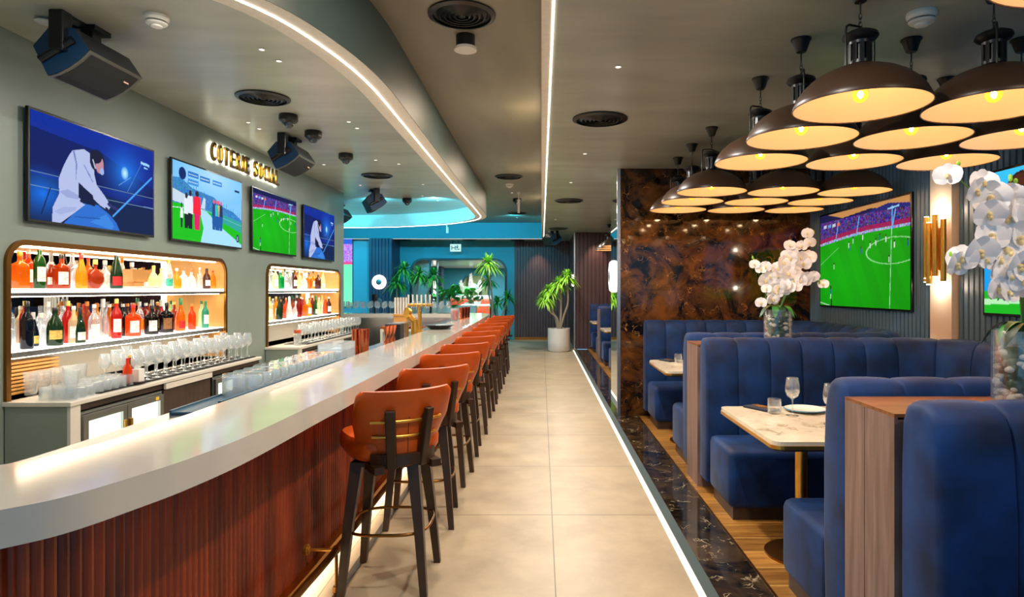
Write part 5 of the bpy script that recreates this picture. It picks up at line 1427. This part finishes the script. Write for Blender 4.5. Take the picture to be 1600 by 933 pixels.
# sauces on a small tray
sx, sy_ = -3.2, 4.87+0.0
ty = empty('serving_tray', (-3.17, 4.93, ZB+0.013), 'small dark round tray with sauces on the bar mat', 'tray')
MB().lathe([(0.0, 0), (0.09, 0), (0.11, 0.014), (0.105, 0.014), (0.088, 0.005), (0.0, 0.005)], 28, cap=False).build('tray_body', M['leg_wood'], ty, smooth=40)
bottle('small', '#e4571a', '#c01818', -3.15, 4.87, ZB+0.02, 'orange sauce bottle with red cap on the small tray', 'sauces on the tray', None, 0.95)
bottle('small', '#b0400c', '#d8b25a', -3.21, 4.99, ZB+0.02, 'brown sauce bottle with gold cap on the small tray', 'sauces on the tray', None, 1.0)
ct = tag(MB().box(-0.03, 0.03, -0.035, 0.035, 0, 0.10, None, 0.004).build('carton', M['white'], loc=(-3.13, 4.965, ZB+0.019)), 'small white carton on the round sauce tray', 'carton')
jr = empty('orange_jar', (-3.2, 8.40, ZB), 'orange lidded jar at the near end of the farther worktop', 'jar')
MB().lathe([(0, 0), (0.05, 0), (0.05, 0.14), (0.03, 0.16), (0, 0.16)], 18, cap=False).build('jar_body', M['glass2'], jr, smooth=40)
MB().lathe([(0, 0.16), (0.045, 0.16), (0.045, 0.2), (0, 0.2)], 18, cap=False).build('lid', M['orange'], jr, smooth=40)

# ledge items ----------------------------------------------------------
ZL = 0.95
tray = empty('drip_tray', (-1.50, 2.85, ZL), 'blue-grey drip tray with raised rim on the steel ledge behind the bar top', 'tray')
MB().box(-0.13, 0.10, -0.05, 1.75, 0.0, 0.012, None, 0.003).box(0.085, 0.10, -0.05, 1.75, 0.012, 0.06).box(-0.13, -0.118, -0.05, 1.75, 0.012, 0.02).build('tray_body', M['bluesteel'], tray)
n = 0
for i in range(11):
    for j in range(2):
        tb(-1.568+0.108*j, 3.25+i*0.112, ZL+0.0125, 'upturned ribbed tumbler in the rack on the ledge behind the bar top', 'upturned tumblers behind the bar top', 1.3, True)
ib = empty('ice_caddy', (-1.54, 4.82, ZL), 'clear square caddy with two compartments on the steel ledge', 'container')
MB().box(-0.09, 0.09, -0.16, 0.16, 0.0, 0.008).box(-0.09, -0.083, -0.16, 0.16, 0, 0.15).box(0.083, 0.09, -0.16, 0.16, 0, 0.15).box(-0.083, 0.083, -0.16, -0.153, 0, 0.15).box(-0.083, 0.083, 0.153, 0.16, 0, 0.15).build('caddy_body', M['glass2'], ib)
MB().box(-0.07, 0.07, -0.13, -0.02, 0.01, 0.09, None, 0.01).box(-0.07, 0.07, 0.03, 0.14, 0.01, 0.10, None, 0.01).build('contents', pm('pale_blue_cups', '#9fb6c4'), ib)
CUP = None
for k, (dx, dy) in enumerate(((0, 0), (0.03, 0.10), (-0.07, 0.06), (-0.06, -0.05), (0.05, -0.09))):
    if CUP is None:
        CUP = MB().lathe([(0, 0), (0.034, 0), (0.037, 0.01), (0.034, 0.03), (0.045, 0.22), (0.047, 0.22), (0.043, 0.215), (0.032, 0.03), (0, 0.012)], 24, cap=False).build('shaker_tin', M['copper'], smooth=40); o = CUP
    else: o = CUP.copy(); COL.objects.link(o)
    o.location = (-1.50+dx*0.6, 5.32+dy*0.75, ZL); o.scale = (0.72, 0.72, 1.0); tag(o, 'polished copper shaker tin in the cluster behind the middle of the bar top', 'shaker', 'copper shaker tins behind the bar top')
J = None
for k in range(3):
    if J is None:
        J = MB().lathe([(0, 0), (0.030, 0), (0.010, 0.09), (0.030, 0.19), (0.028, 0.19), (0.006, 0.10), (0, 0.1)], 20, cap=False).build('jigger', M['copper'], smooth=60); o = J
    else: o = J.copy(); COL.objects.link(o)
    o.location = (-1.50+0.01*k, 6.18+0.11*k, ZL); tag(o, 'tall hourglass copper jigger standing beside the black caddy', 'jigger', 'copper jiggers')
cd = empty('bar_caddy', (-1.52, 6.75, ZL), 'black and steel napkin caddy behind the copper jiggers', 'caddy')
MB().box(-0.10, 0.06, -0.14, 0.06, 0, 0.19, None, 0.008).build('black_box', M['black'], cd)
MB().box(-0.10, 0.06, 0.065, 0.30, 0, 0.19, None, 0.008).build('steel_box', M['steel'], cd)
# tilted gold fixture
gf = empty('gold_fixture', (-1.42, 7.15, ZL), 'gold cylinder fixture with tilted round head behind the bar top', 'bar fixture'); gf.scale = (0.75, 0.75, 0.9)
MB().cyl((0, 0, 0), (0, 0, 0.24), 0.05, 24).build('post', M['brass'], gf, smooth=40)
MB().cyl((-0.02, -0.02, 0.23), (-0.08, -0.06, 0.30), 0.042, 20).cyl((-0.07, -0.06, 0.31), (-0.10, -0.095, 0.32), 0.07, 32).build('round_head', M['brass'], gf, smooth=40)
bd = tag(MB().lathe([(0, 0), (0.10, 0), (0.19, 0.05), (0.185, 0.05), (0.09, 0.01), (0, 0.01)], 32, cap=False).build('serving_bowl', M['black'], smooth=40, loc=(-1.24, 7.75, 1.02)), 'black shallow bowl on the bar top beside the gold fixture', 'bowl')
# beer tower
bt = empty('beer_tower', (-1.54, 8.1, ZL), 'brass T-shaped beer tower with tall pale tap handles', 'beer tap')
MB().cyl((0, 0, 0), (0, 0, 0.34), 0.024, 20).cyl((0, 0, 0), (0, 0, 0.03), 0.06, 24).build('column', M['brass'], bt, smooth=40)
MB().box(-0.16, 0.16, -0.022, 0.022, 0.33, 0.37, None, 0.012, 3).build('crossbar', M['brass'], bt)
for k in range(6):
    x = -0.135+0.054*k
    tp = MB().cyl((x, -0.02, 0.35), (x, -0.08, 0.33), 0.007, 10).cyl((x, -0.075, 0.335), (x, -0.075, 0.27), 0.007, 10).build('tap', M['steel'], bt, smooth=40)
    MB().cyl((x, -0.03, 0.36), (x, -0.04, 0.48), 0.008, 12, 0.012).build('tap_handle', M['white'], tp, smooth=40)
ms = empty('bottle_rack', (-1.70, 7.75, ZL), 'pale striped wooden rack standing left of the beer tower', 'rack')
MB().box(-0.08, 0.07, -0.05, 0.05, 0.0, 0.23, None, 0.004).box(-0.085, 0.075, -0.06, 0.06, 0.23, 0.25).build('rack_base', M['warmwood'], ms)
for k in range(5): MB().cyl((-0.07+0.033*k, 0, 0.25), (-0.07+0.033*k, 0, 0.45), 0.012, 12).build('upright_tube', M['worktop'], ms, smooth=40)
# far end of the bar
fe = empty('glass_jar', (-1.30, 9.6, 1.02), 'glass jar with orange slices at the far part of the bar top', 'jar')
MB().lathe([(0, 0), (0.055, 0), (0.065, 0.19), (0.06, 0.19), (0.05, 0.01), (0, 0.01)], 20, cap=False).build('jar_body', M['glass2'], fe, smooth=40)
b = MB()
for k in range(4): b.cyl((0, 0.0, 0.02+0.038*k), (0.01, 0.0, 0.05+0.038*k), 0.045, 14)
b.build('fruit_slices', lq('#e4571a'), fe)
for k in range(3):
    o = CUP.copy(); COL.objects.link(o); o.location = (-1.27+0.02*k, 10.2+0.22*k, 1.02); o.scale = (1, 1, 0.85); tag(o, 'copper shaker tin on the far part of the bar top beside the fruit jar', 'shaker', 'copper tins on the far bar top')
uw = empty('ice_machine', (-2.3, 11.6, 0.0), 'white and steel under-counter ice unit inside the far bend of the bar', 'appliance')
MB().box(-0.55, 0.5, -0.3, 0.3, 0.05, 0.80, None, 0.01).build('body', M['worktop'], uw)
MB().box(-0.5, 0.45, -0.315, -0.3, 0.45, 0.75).build('door', M['steel'], uw)
MB().box(-0.55, 0.5, -0.3, 0.3, 0.80, 0.84).build('top_panel', M['copper'], uw)
for i in range(26):
    for j in range(2):
        o = WG.copy(); COL.objects.link(o); o.location = (-5.4+0.142*i, 12.68+0.15*j, 1.02); o.scale = (1.05, 1.05, 1.0 + 0.1*((i+j) % 2)); tag(o, 'stemmed glass in the rows on the far leg of the bar counter', 'wine glass', 'glasses on the far leg of the bar counter')
tp2 = empty('bar_tap', (-3.32, 12.75, 1.02), 'small dark tap column among the glasses on the far leg of the bar', 'tap')
MB().cyl((0, 0, 0), (0, 0, 0.32), 0.02, 12).box(-0.05, 0.05, -0.03, 0.03, 0.25, 0.38, None, 0.008).build('column', M['black'], tp2, smooth=40)

# ================================================================== TABLE SETTINGS
M['ceramic'] = pm('plate_ceramic', '#e9e2d6', 0.25, coat=0.3)
M['plate_rim'] = pm('plate_rim', '#2e7ea0', 0.3)
def plate_obj(x, y, z, r, label):
    o = empty('dinner_plate', (x, y, z), label, 'plate', 'plates on the booth tables')
    MB().lathe([(0, 0), (r*0.6, 0), (r, 0.016), (r*0.985, 0.020), (r*0.62, 0.006), (0, 0.005)], 40, cap=False).build('plate_body', M['ceramic'], o, smooth=40)
    MB().lathe([(r*1.0, 0.0155), (r*1.006, 0.018), (r*0.985, 0.0215)], 40, cap=False).build('rim_line', M['plate_rim'], o, smooth=40)
def tumbler(x, y, z, label, r=0.04, h=0.09):
    o = empty('water_glass', (x, y, z), label, 'glass', 'water glasses on the booth tables')
    MB().lathe(tumbler_prof(r, h), 28, cap=False).build('glass_body', M['glass'], o, smooth=50)
def wineg(x, y, z, label):
    o = empty('wine_glass', (x, y, z), label, 'wine glass', 'wine glasses on the near booth table')
    MB().lathe(wineglass_prof(0.225, 0.042, 0.038), 32, cap=False).build('glass_body', M['glass'], o, smooth=50)
def napkin(x, y, z, label, rz=0):
    o = empty('napkin_roll', (x, y, z), label, 'napkin', 'napkins with cutlery', rz)
    MB().box(-0.05, 0.06, -0.10, 0.10, 0, 0.014, None, 0.005).build('cloth', pm('navy_cloth', '#141c33', 0.8), o)
    MB().box(0.0, 0.02, -0.09, 0.07, 0.014, 0.018, None, 0.001).box(0.03, 0.045, -0.09, 0.07, 0.014, 0.018, None, 0.001).build('cutlery', M['brass'], o)
plate_obj(1.62, 3.93, 0.75, 0.125, 'cream plate at the far side of the near booth table')
plate_obj(1.62, 3.30, 0.75, 0.125, 'blue-rimmed cream plate at the near side of the near booth table')
tumbler(1.405, 3.86, 0.75, 'short water glass beside the wine glass on the near booth table')
wineg(1.49, 3.80, 0.75, 'clear wine glass at the far side of the near booth table, fully visible')
wineg(1.605, 3.55, 0.75, 'clear wine glass partly behind the blue booth back')
napkin(1.37, 4.00, 0.75, 'dark folded napkin with cutlery on the near booth table', 0.5)
plate_obj(1.62, 6.60, 0.75, 0.12, 'cream plate on the booth table before the marble wall')
tumbler(1.40, 6.55, 0.75, 'short water glass on the booth table before the marble wall')
napkin(1.32, 6.68, 0.75, 'dark folded napkin on the booth table before the marble wall', 0.4)

# ================================================================== ORCHIDS
def petal_mesh():
    b = MB()
    def bl(L, w, ang, tilt, cup=0.25, z0=0):
        n, m = 6, 5
        Mx = Matrix.Rotation(ang, 4, 'Z') @ Matrix.Rotation(tilt, 4, 'Y')
        def f(u, v):
            x = L*u; hw = w*math.sin(PI*min(1, u*0.86+0.09))**0.75; y = (v-0.5)*2*hw
            return (x, y, z0 + cup*L*u*u*0.5 - 0.25*y*y/L)
        b.grid(f, n, m, Mx)
    for k in range(3): bl(0.040, 0.021, PI/2 + 2*PI*k/3, -0.1, 0.2, 0)
    for s in (-1, 1): bl(0.043, 0.031, PI/2 + s*PI*0.42, -0.15, 0.15, 0.002)
    return b
fl_b = petal_mesh(); FL = fl_b.build('flower', M['petal'], smooth=70)
FC = MB().ball((0, 0, 0.006), 0.007, 8, 6).ball((0, -0.008, 0.010), 0.006, 8, 6, (1, 1.3, 1)).build('lip', M['petal_c'], FL, smooth=70)
FLused = [False]
def orchid(loc, label, sprays, vr=0.108, vh=0.26, scale=1.0, seed=1):
    rnd = random.Random(seed)
    o = empty('orchid_arrangement', loc, label, 'orchid', 'orchid arrangements on the booth dividers')
    MB().lathe([(0, 0), (vr, 0), (vr, vh), (vr*0.965, vh), (vr*0.965, 0.012), (0, 0.012)], 40, cap=False).build('glass_vase', M['glass'], o, smooth=40)
    b = MB()
    for i in range(90):
        a = rnd.uniform(0, 2*PI); q = vr*0.84*math.sqrt(rnd.random()) if rnd.random() < 0.3 else vr*0.82; z = rnd.choice((rnd.uniform(0.02, 0.075), rnd.uniform(0.13, 0.19), rnd.uniform(0.02, 0.22)))
        s_ = rnd.uniform(0.012, 0.020)
        b.ball((q*math.cos(a), q*math.sin(a), z), s_, 8, 6, (1, rnd.uniform(.7, 1), rnd.uniform(.5, .8)))
    st = b.build('pebbles', M['pebble'], o, smooth=70); st['kind'] = 'stuff'
    b = MB()
    for i in range(26):
        a = rnd.uniform(0, 2*PI); b.ball((0.05*math.cos(a), 0.05*math.sin(a), rnd.uniform(0.05, 0.18)), 0.04, 8, 6, (1, 1, .8))
    mo = b.build('moss', M['leaf_d'], o, smooth=70); mo['kind'] = 'stuff'
    # leaves
    for k in range(9):
        a = 2*PI*k/9 + rnd.uniform(-.3, .3); Ln = rnd.uniform(0.10, 0.16)
        b = MB()
        def f(u, v):
            w = 0.034*math.sin(PI*min(1, u*0.93+0.07))**0.6; y = (v-0.5)*2*w
            return Vector((Ln*u, y, vh-0.01+0.06*math.sin(u*PI*0.8)-0.09*u*u + 0.15*abs(y)))
        b.grid(f, 10, 4, Matrix.Rotation(a, 4, 'Z')); b.build('leaf', M['leaf_d'] if k % 2 else M['leaf'], o, smooth=70)
    for pts, nf in sprays:
        P = catmull([Vector(p)*1.0 for p in pts], 8)
        MB().tube(P, 0.005, 6, rr=[0.006-0.004*i/len(P) for i in range(len(P))]).build('stem', M['stem'], o, smooth=60)
        R = resample(P, 60); i0 = 22
        for k in range(nf):
            q = R[int(i0 + (57-i0)*k/(nf-1))]
            side = 1 if k % 2 else -1
            off = Vector((rnd.uniform(-.02, .02)+side*0.028, rnd.uniform(-0.035, -0.005), rnd.uniform(-.03, .02)))
            c = FL if not FLused[0] else FL.copy()
            if FLused[0]:
                COL.objects.link(c); lp = FC.copy(); COL.objects.link(lp); lp.parent = c
            FLused[0] = True
            c.parent = o; c.location = q+off
            d = Vector((rnd.uniform(-.6, .3), rnd.uniform(-1, -.6), rnd.uniform(-.3, .25)))
            c.rotation_euler = d.to_track_quat('Z', 'Y').to_euler(); s_ = 1.3*scale*rnd.uniform(.95, 1.2)*(1.0 if k < nf-3 else 0.8); c.scale = (s_,)*3
        tip = R[-1]; b = MB()
        for t_ in range(4): b.ball(tip + Vector((rnd.uniform(-.02, .02), rnd.uniform(-.01, .01), rnd.uniform(-.01, .03))), 0.007, 8, 6, (1, 1, 1.5))
        b.build('buds', M['leaf_y'], o, smooth=70)
    return o
orchid((1.865, 5.05, 1.08), 'white orchids in a pebble-filled glass vase on the divider in front of the marble wall', [
    ([(0, 0, .24), (-.03, -.02, .38), (-.10, -.03, .52), (-.16, -.03, .60), (-.19, -.03, .65)], 7),
    ([(0, 0, .24), (0.0, -.02, .42), (0.02, -.03, .58), (0.07, -.03, .70), (0.10, -.03, .77)], 11),
    ([(0.01, 0, .24), (.08, 0, .45), (.15, 0, .60), (.22, 0, .76), (.27, 0, .86)], 9),
    ([(0.01, 0, .24), (.07, -.02, .40), (.14, -.03, .49), (.24, -.03, .52), (.32, -.03, .47)], 10),
    ([(-0.01, 0, .24), (-.05, -.03, .36), (-.09, -.04, .42), (-.11, -.04, .36), (-.12, -.04, .30)], 5)], seed=4)
orchid((1.775, 2.33, 1.08), 'large white orchids in a glass vase at the right edge, nearest the camera', [
    ([(-.02, 0, .24), (-.05, -.02, .42), (-.11, -.03, .60), (-.20, -.03, .74), (-.30, -.03, .84)], 11),
    ([(-.02, 0, .24), (-.04, -.02, .40), (-.10, -.03, .52), (-.20, -.03, .55), (-.31, -.03, .52)], 10),
    ([(0, 0, .24), (-.02, -.04, .40), (-.04, -.05, .50), (-.10, -.05, .47), (-.15, -.05, .38)], 8),
    ([(0, 0, .24), (0.0, -.02, .45), (-.02, -.03, .60), (-.05, -.03, .72), (-.08, -.03, .80)], 9),
    ([(.02, 0, .24), (.05, -.02, .40), (.04, -.04, .52), (0.0, -.05, .55), (-.04, -.05, .50)], 10)], vr=0.115, vh=0.27, scale=1.05, seed=9)

# ================================================================== PLANTS
def rosette(b, c, n, Lm, rnd, droop=0.7, w=0.02):
    for i in range(n):
        a = rnd.uniform(0, 2*PI); el = rnd.uniform(-0.2, 1.35); L = Lm*rnd.uniform(.7, 1.05)
        d = Vector((math.cos(a)*math.cos(el), math.sin(a)*math.cos(el), math.sin(el)))
        side = Vector((-math.sin(a), math.cos(a), 0)); vs = []
        for k in range(7):
            t = k/6; p = c + d*L*t + Vector((0, 0, -droop*L*0.75*t*t*(0.4+abs(math.cos(el))))); ww = w*math.sin(PI*min(1, t*0.9+0.1))**0.7
            if k == 6: vs.append(p)
            else: vs += [p-side*ww, p+side*ww]
        fs = [(2*k, 2*k+1, 2*k+3, 2*k+2) for k in range(5)] + [(10, 11, 12)]
        b.add(vs, fs)
def dracaena(loc, label, stems, potr, poth, mat, leafn=60, L=0.42, potm='pot', seed=1, w=0.02):
    rnd = random.Random(seed)
    o = empty('potted_dracaena', loc, label, 'plant', None)
    MB().lathe([(0, 0), (potr*0.85, 0), (potr*0.97, 0.04), (potr, poth*0.4), (potr, poth), (potr*0.92, poth), (potr*0.90, poth-0.06), (0, poth-0.06)], 36, cap=False).build('pot', M[potm], o, smooth=40)
    MB().lathe([(0, poth-0.055), (potr*0.9, poth-0.05)], 24, cap=False).build('soil', M['soil'], o)
    bt_ = MB(); tops = []
    for pts in stems:
        P = catmull([Vector(p) for p in pts], 6); bt_.tube(P, 0.02, 8, rr=[0.032-0.014*i/len(P) for i in range(len(P))]); tops.append(P[-1])
    bt_.build('stems', M['bark'], o, smooth=60)
    for t in tops:
        b = MB(); rosette(b, t, leafn, L, rnd, w=w); b.build('leaf_crown', M[mat], o, smooth=60)
    return o
dracaena((0.42, 15.45, 0), 'tall lime green dracaena in a round white pot at the end of the aisle', [
    [(0, 0, .5), (-.05, 0, .8), (-.25, 0, 1.0), (-.32, 0, 1.25)], [(0.02, 0, .5), (.05, 0, .9), (.05, 0, 1.3), (0.0, 0, 1.62)], [(0.03, 0, .5), (.12, 0, .85), (.22, 0, 1.2), (.20, 0, 1.78)], [(-0.01, 0, .5), (-.08, .05, .8), (-.18, .05, 1.05), (-.22, .05, 1.45)]],
    0.27, 0.56, 'leaf_y', 150, 0.36, seed=3, w=0.018)
dracaena((-3.55, 17.2, 0), 'tall drooping dracaena left of the framed opening', [
    [(0, 0, .5), (-.1, 0, 1.2), (-.15, 0, 2.0)], [(0.02, 0, .5), (.15, 0, 1.1), (.25, .05, 1.9)], [(0.1, 0, .5), (.35, 0, 1.0), (.65, .05, 1.85)], [(-.05, 0, .5), (-.3, 0, 1.0), (-.35, .05, 1.65)]], 0.25, 0.55, 'leaf', 110, 0.48, seed=5)
dracaena((-1.30, 16.6, 0), 'tall single-crown dracaena right of the framed opening', [
    [(0, 0, .5), (0.02, 0, 1.2), (-.08, 0, 2.15)]], 0.2, 0.5, 'leaf_y', 130, 0.50, seed=6)
dracaena((-1.25, 18.0, 0), 'darker dracaena with several crowns behind the single-crown one', [
    [(0, 0, .5), (-.2, 0, 1.2), (-.25, 0, 1.75)], [(0.02, 0, .5), (.2, 0, .9), (.3, 0, 1.25)], [(0.0, 0, .5), (0, .1, .8), (0, .1, 1.1)]], 0.2, 0.5, 'leaf', 70, 0.42, seed=8)

# ================================================================== ROOM BEYOND
pl = empty('broadleaf_plant', (-3.2, 21.6, 0), 'broad-leaved green plants seen through the framed opening', 'plant')
MB().box(-0.5, 1.0, -0.2, 0.2, 0, 0.95).build('planter', M['white'], pl)
b = MB(); rnd = random.Random(11)
for i in range(75):
    a = rnd.uniform(0, 2*PI); bx = rnd.uniform(-0.4, 0.95); L = rnd.uniform(.35, .7); el = rnd.uniform(.3, 1.3)
    d = Vector((math.cos(a)*math.cos(el), math.sin(a)*math.cos(el), math.sin(el))); s_ = Vector((-math.sin(a), math.cos(a), 0)); c = Vector((bx, 0, .95+rnd.uniform(0, .45)))
    vs = []
    for k in range(7):
        t = k/6; p = c+d*L*t+Vector((0, 0, -.2*t*t)); ww = .10*math.sin(PI*max(0, (t-.3)/.7))**.7 + .008 if t > .3 else .008
        vs += [p-s_*ww, p+s_*ww]
    b.add(vs, [(2*k, 2*k+1, 2*k+3, 2*k+2) for k in range(6)])
b.build('foliage', M['leaf'], pl, smooth=60)
so = empty('orange_sofa', (-2.6, 25.3, 0), 'orange sofa against the far wall beyond the framed opening', 'sofa')
MB().box(-1.1, 0.6, -0.35, 0.3, 0.0, 0.5, None, 0.05).build('seat', M['orange'], so)
MB().box(-1.1, 0.6, 0.15, 0.4, 0.4, 1.12, None, 0.06).build('backrest', M['orange'], so)
MB().box(-1.1, 0.6, 0.42, 0.6, 0.1, 1.25, None, 0.01).build('back_shelf', M['white'], so)
wl = empty('leaf_sculpture', (-2.85, 25.85, 1.25), 'white branching leaf ornament above the orange sofa', 'ornament')
b = MB(); rnd = random.Random(5)
for cx, h, n in ((0, 1.0, 18), (-0.38, .65, 14), (.36, .68, 14)):
    b.cyl((cx*0.8, 0, 0), (cx*1.1, 0, h*0.8), 0.012, 6)
    for i in range(n):
        t = .15+.8*i/n; z = h*t*0.85; s_ = 1 if i % 2 else -1
        p0 = Vector((cx*(0.8+.3*t), 0, z)); p1 = p0+Vector((s_*.17*(1.1-t), rnd.uniform(-.05, .05), .16)); d = (p1-p0); pn = Vector((-d.z, 0, d.x)).normalized()*.035
        b.add([p0, p0+d*.5+pn, p1, p0+d*.5-pn, p0+d*.5+Vector((0, .01, 0))], [(0, 1, 4), (1, 2, 4), (2, 3, 4), (3, 0, 4)])
b.build('branches', M['worktop'], wl)
tt = empty('side_table', (-2.35, 22.9, 0), 'white table with green flowers beyond the framed opening', 'table')
MB().box(-0.5, 0.6, -0.3, 0.3, 0.90, 0.96, None, 0.01).build('tabletop', M['white'], tt)
for x in (-.44, .54):
    for y in (-.25, .25): MB().cyl((x, y, 0), (x, y, .90), 0.02, 10).build('leg', M['black'], tt)
fp = empty('flower_bowl', (-2.3, 22.9, 0.96), 'low green and white flower bowl on the white table', 'flowers')
MB().lathe([(0, 0), (.1, 0), (.16, .1), (.15, .1), (0, .02)], 20, cap=False).build('bowl', M['white'], fp)
b = MB(); rnd = random.Random(2)
for i in range(40): b.ball((rnd.uniform(-.22, .22), rnd.uniform(-.12, .12), .12+rnd.uniform(0, .16)), rnd.uniform(.02, .045), 7, 5)
b.build('greenery', M['leaf_d'], fp, smooth=60)
w3 = empty('planter_box', (-2.75, 24.2, 0), 'white square planter with one tall leafy plant beyond the framed opening', 'plant')
MB().box(-.16, .16, -.16, .16, 0, 1.0, None, 0.01).build('box', M['white'], w3)
b = MB(); rosette(b, Vector((0, 0, 1.1)), 26, .7, random.Random(4), .5, .05); b.build('foliage', M['leaf'], w3, smooth=60)

oa = empty('arched_panel', (-2.65, 26.15, 0), 'olive rounded headboard panel behind the leaf ornament beyond the framed opening', 'panel')
plate('panel_board', pm('olive_panel', '#6f7a4a', 0.6), rrect(-0.55, 0.45, 0.9, 2.05, 0.35, 8), [], 0.08, axes((0, 0, 0), (1, 0, 0), (0, 0, 1), (0, 1, 0)), oa)
MB().box(-0.5, 0.4, 0, 0.08, 0, 0.95).build('support', M['leg_wood'], oa)
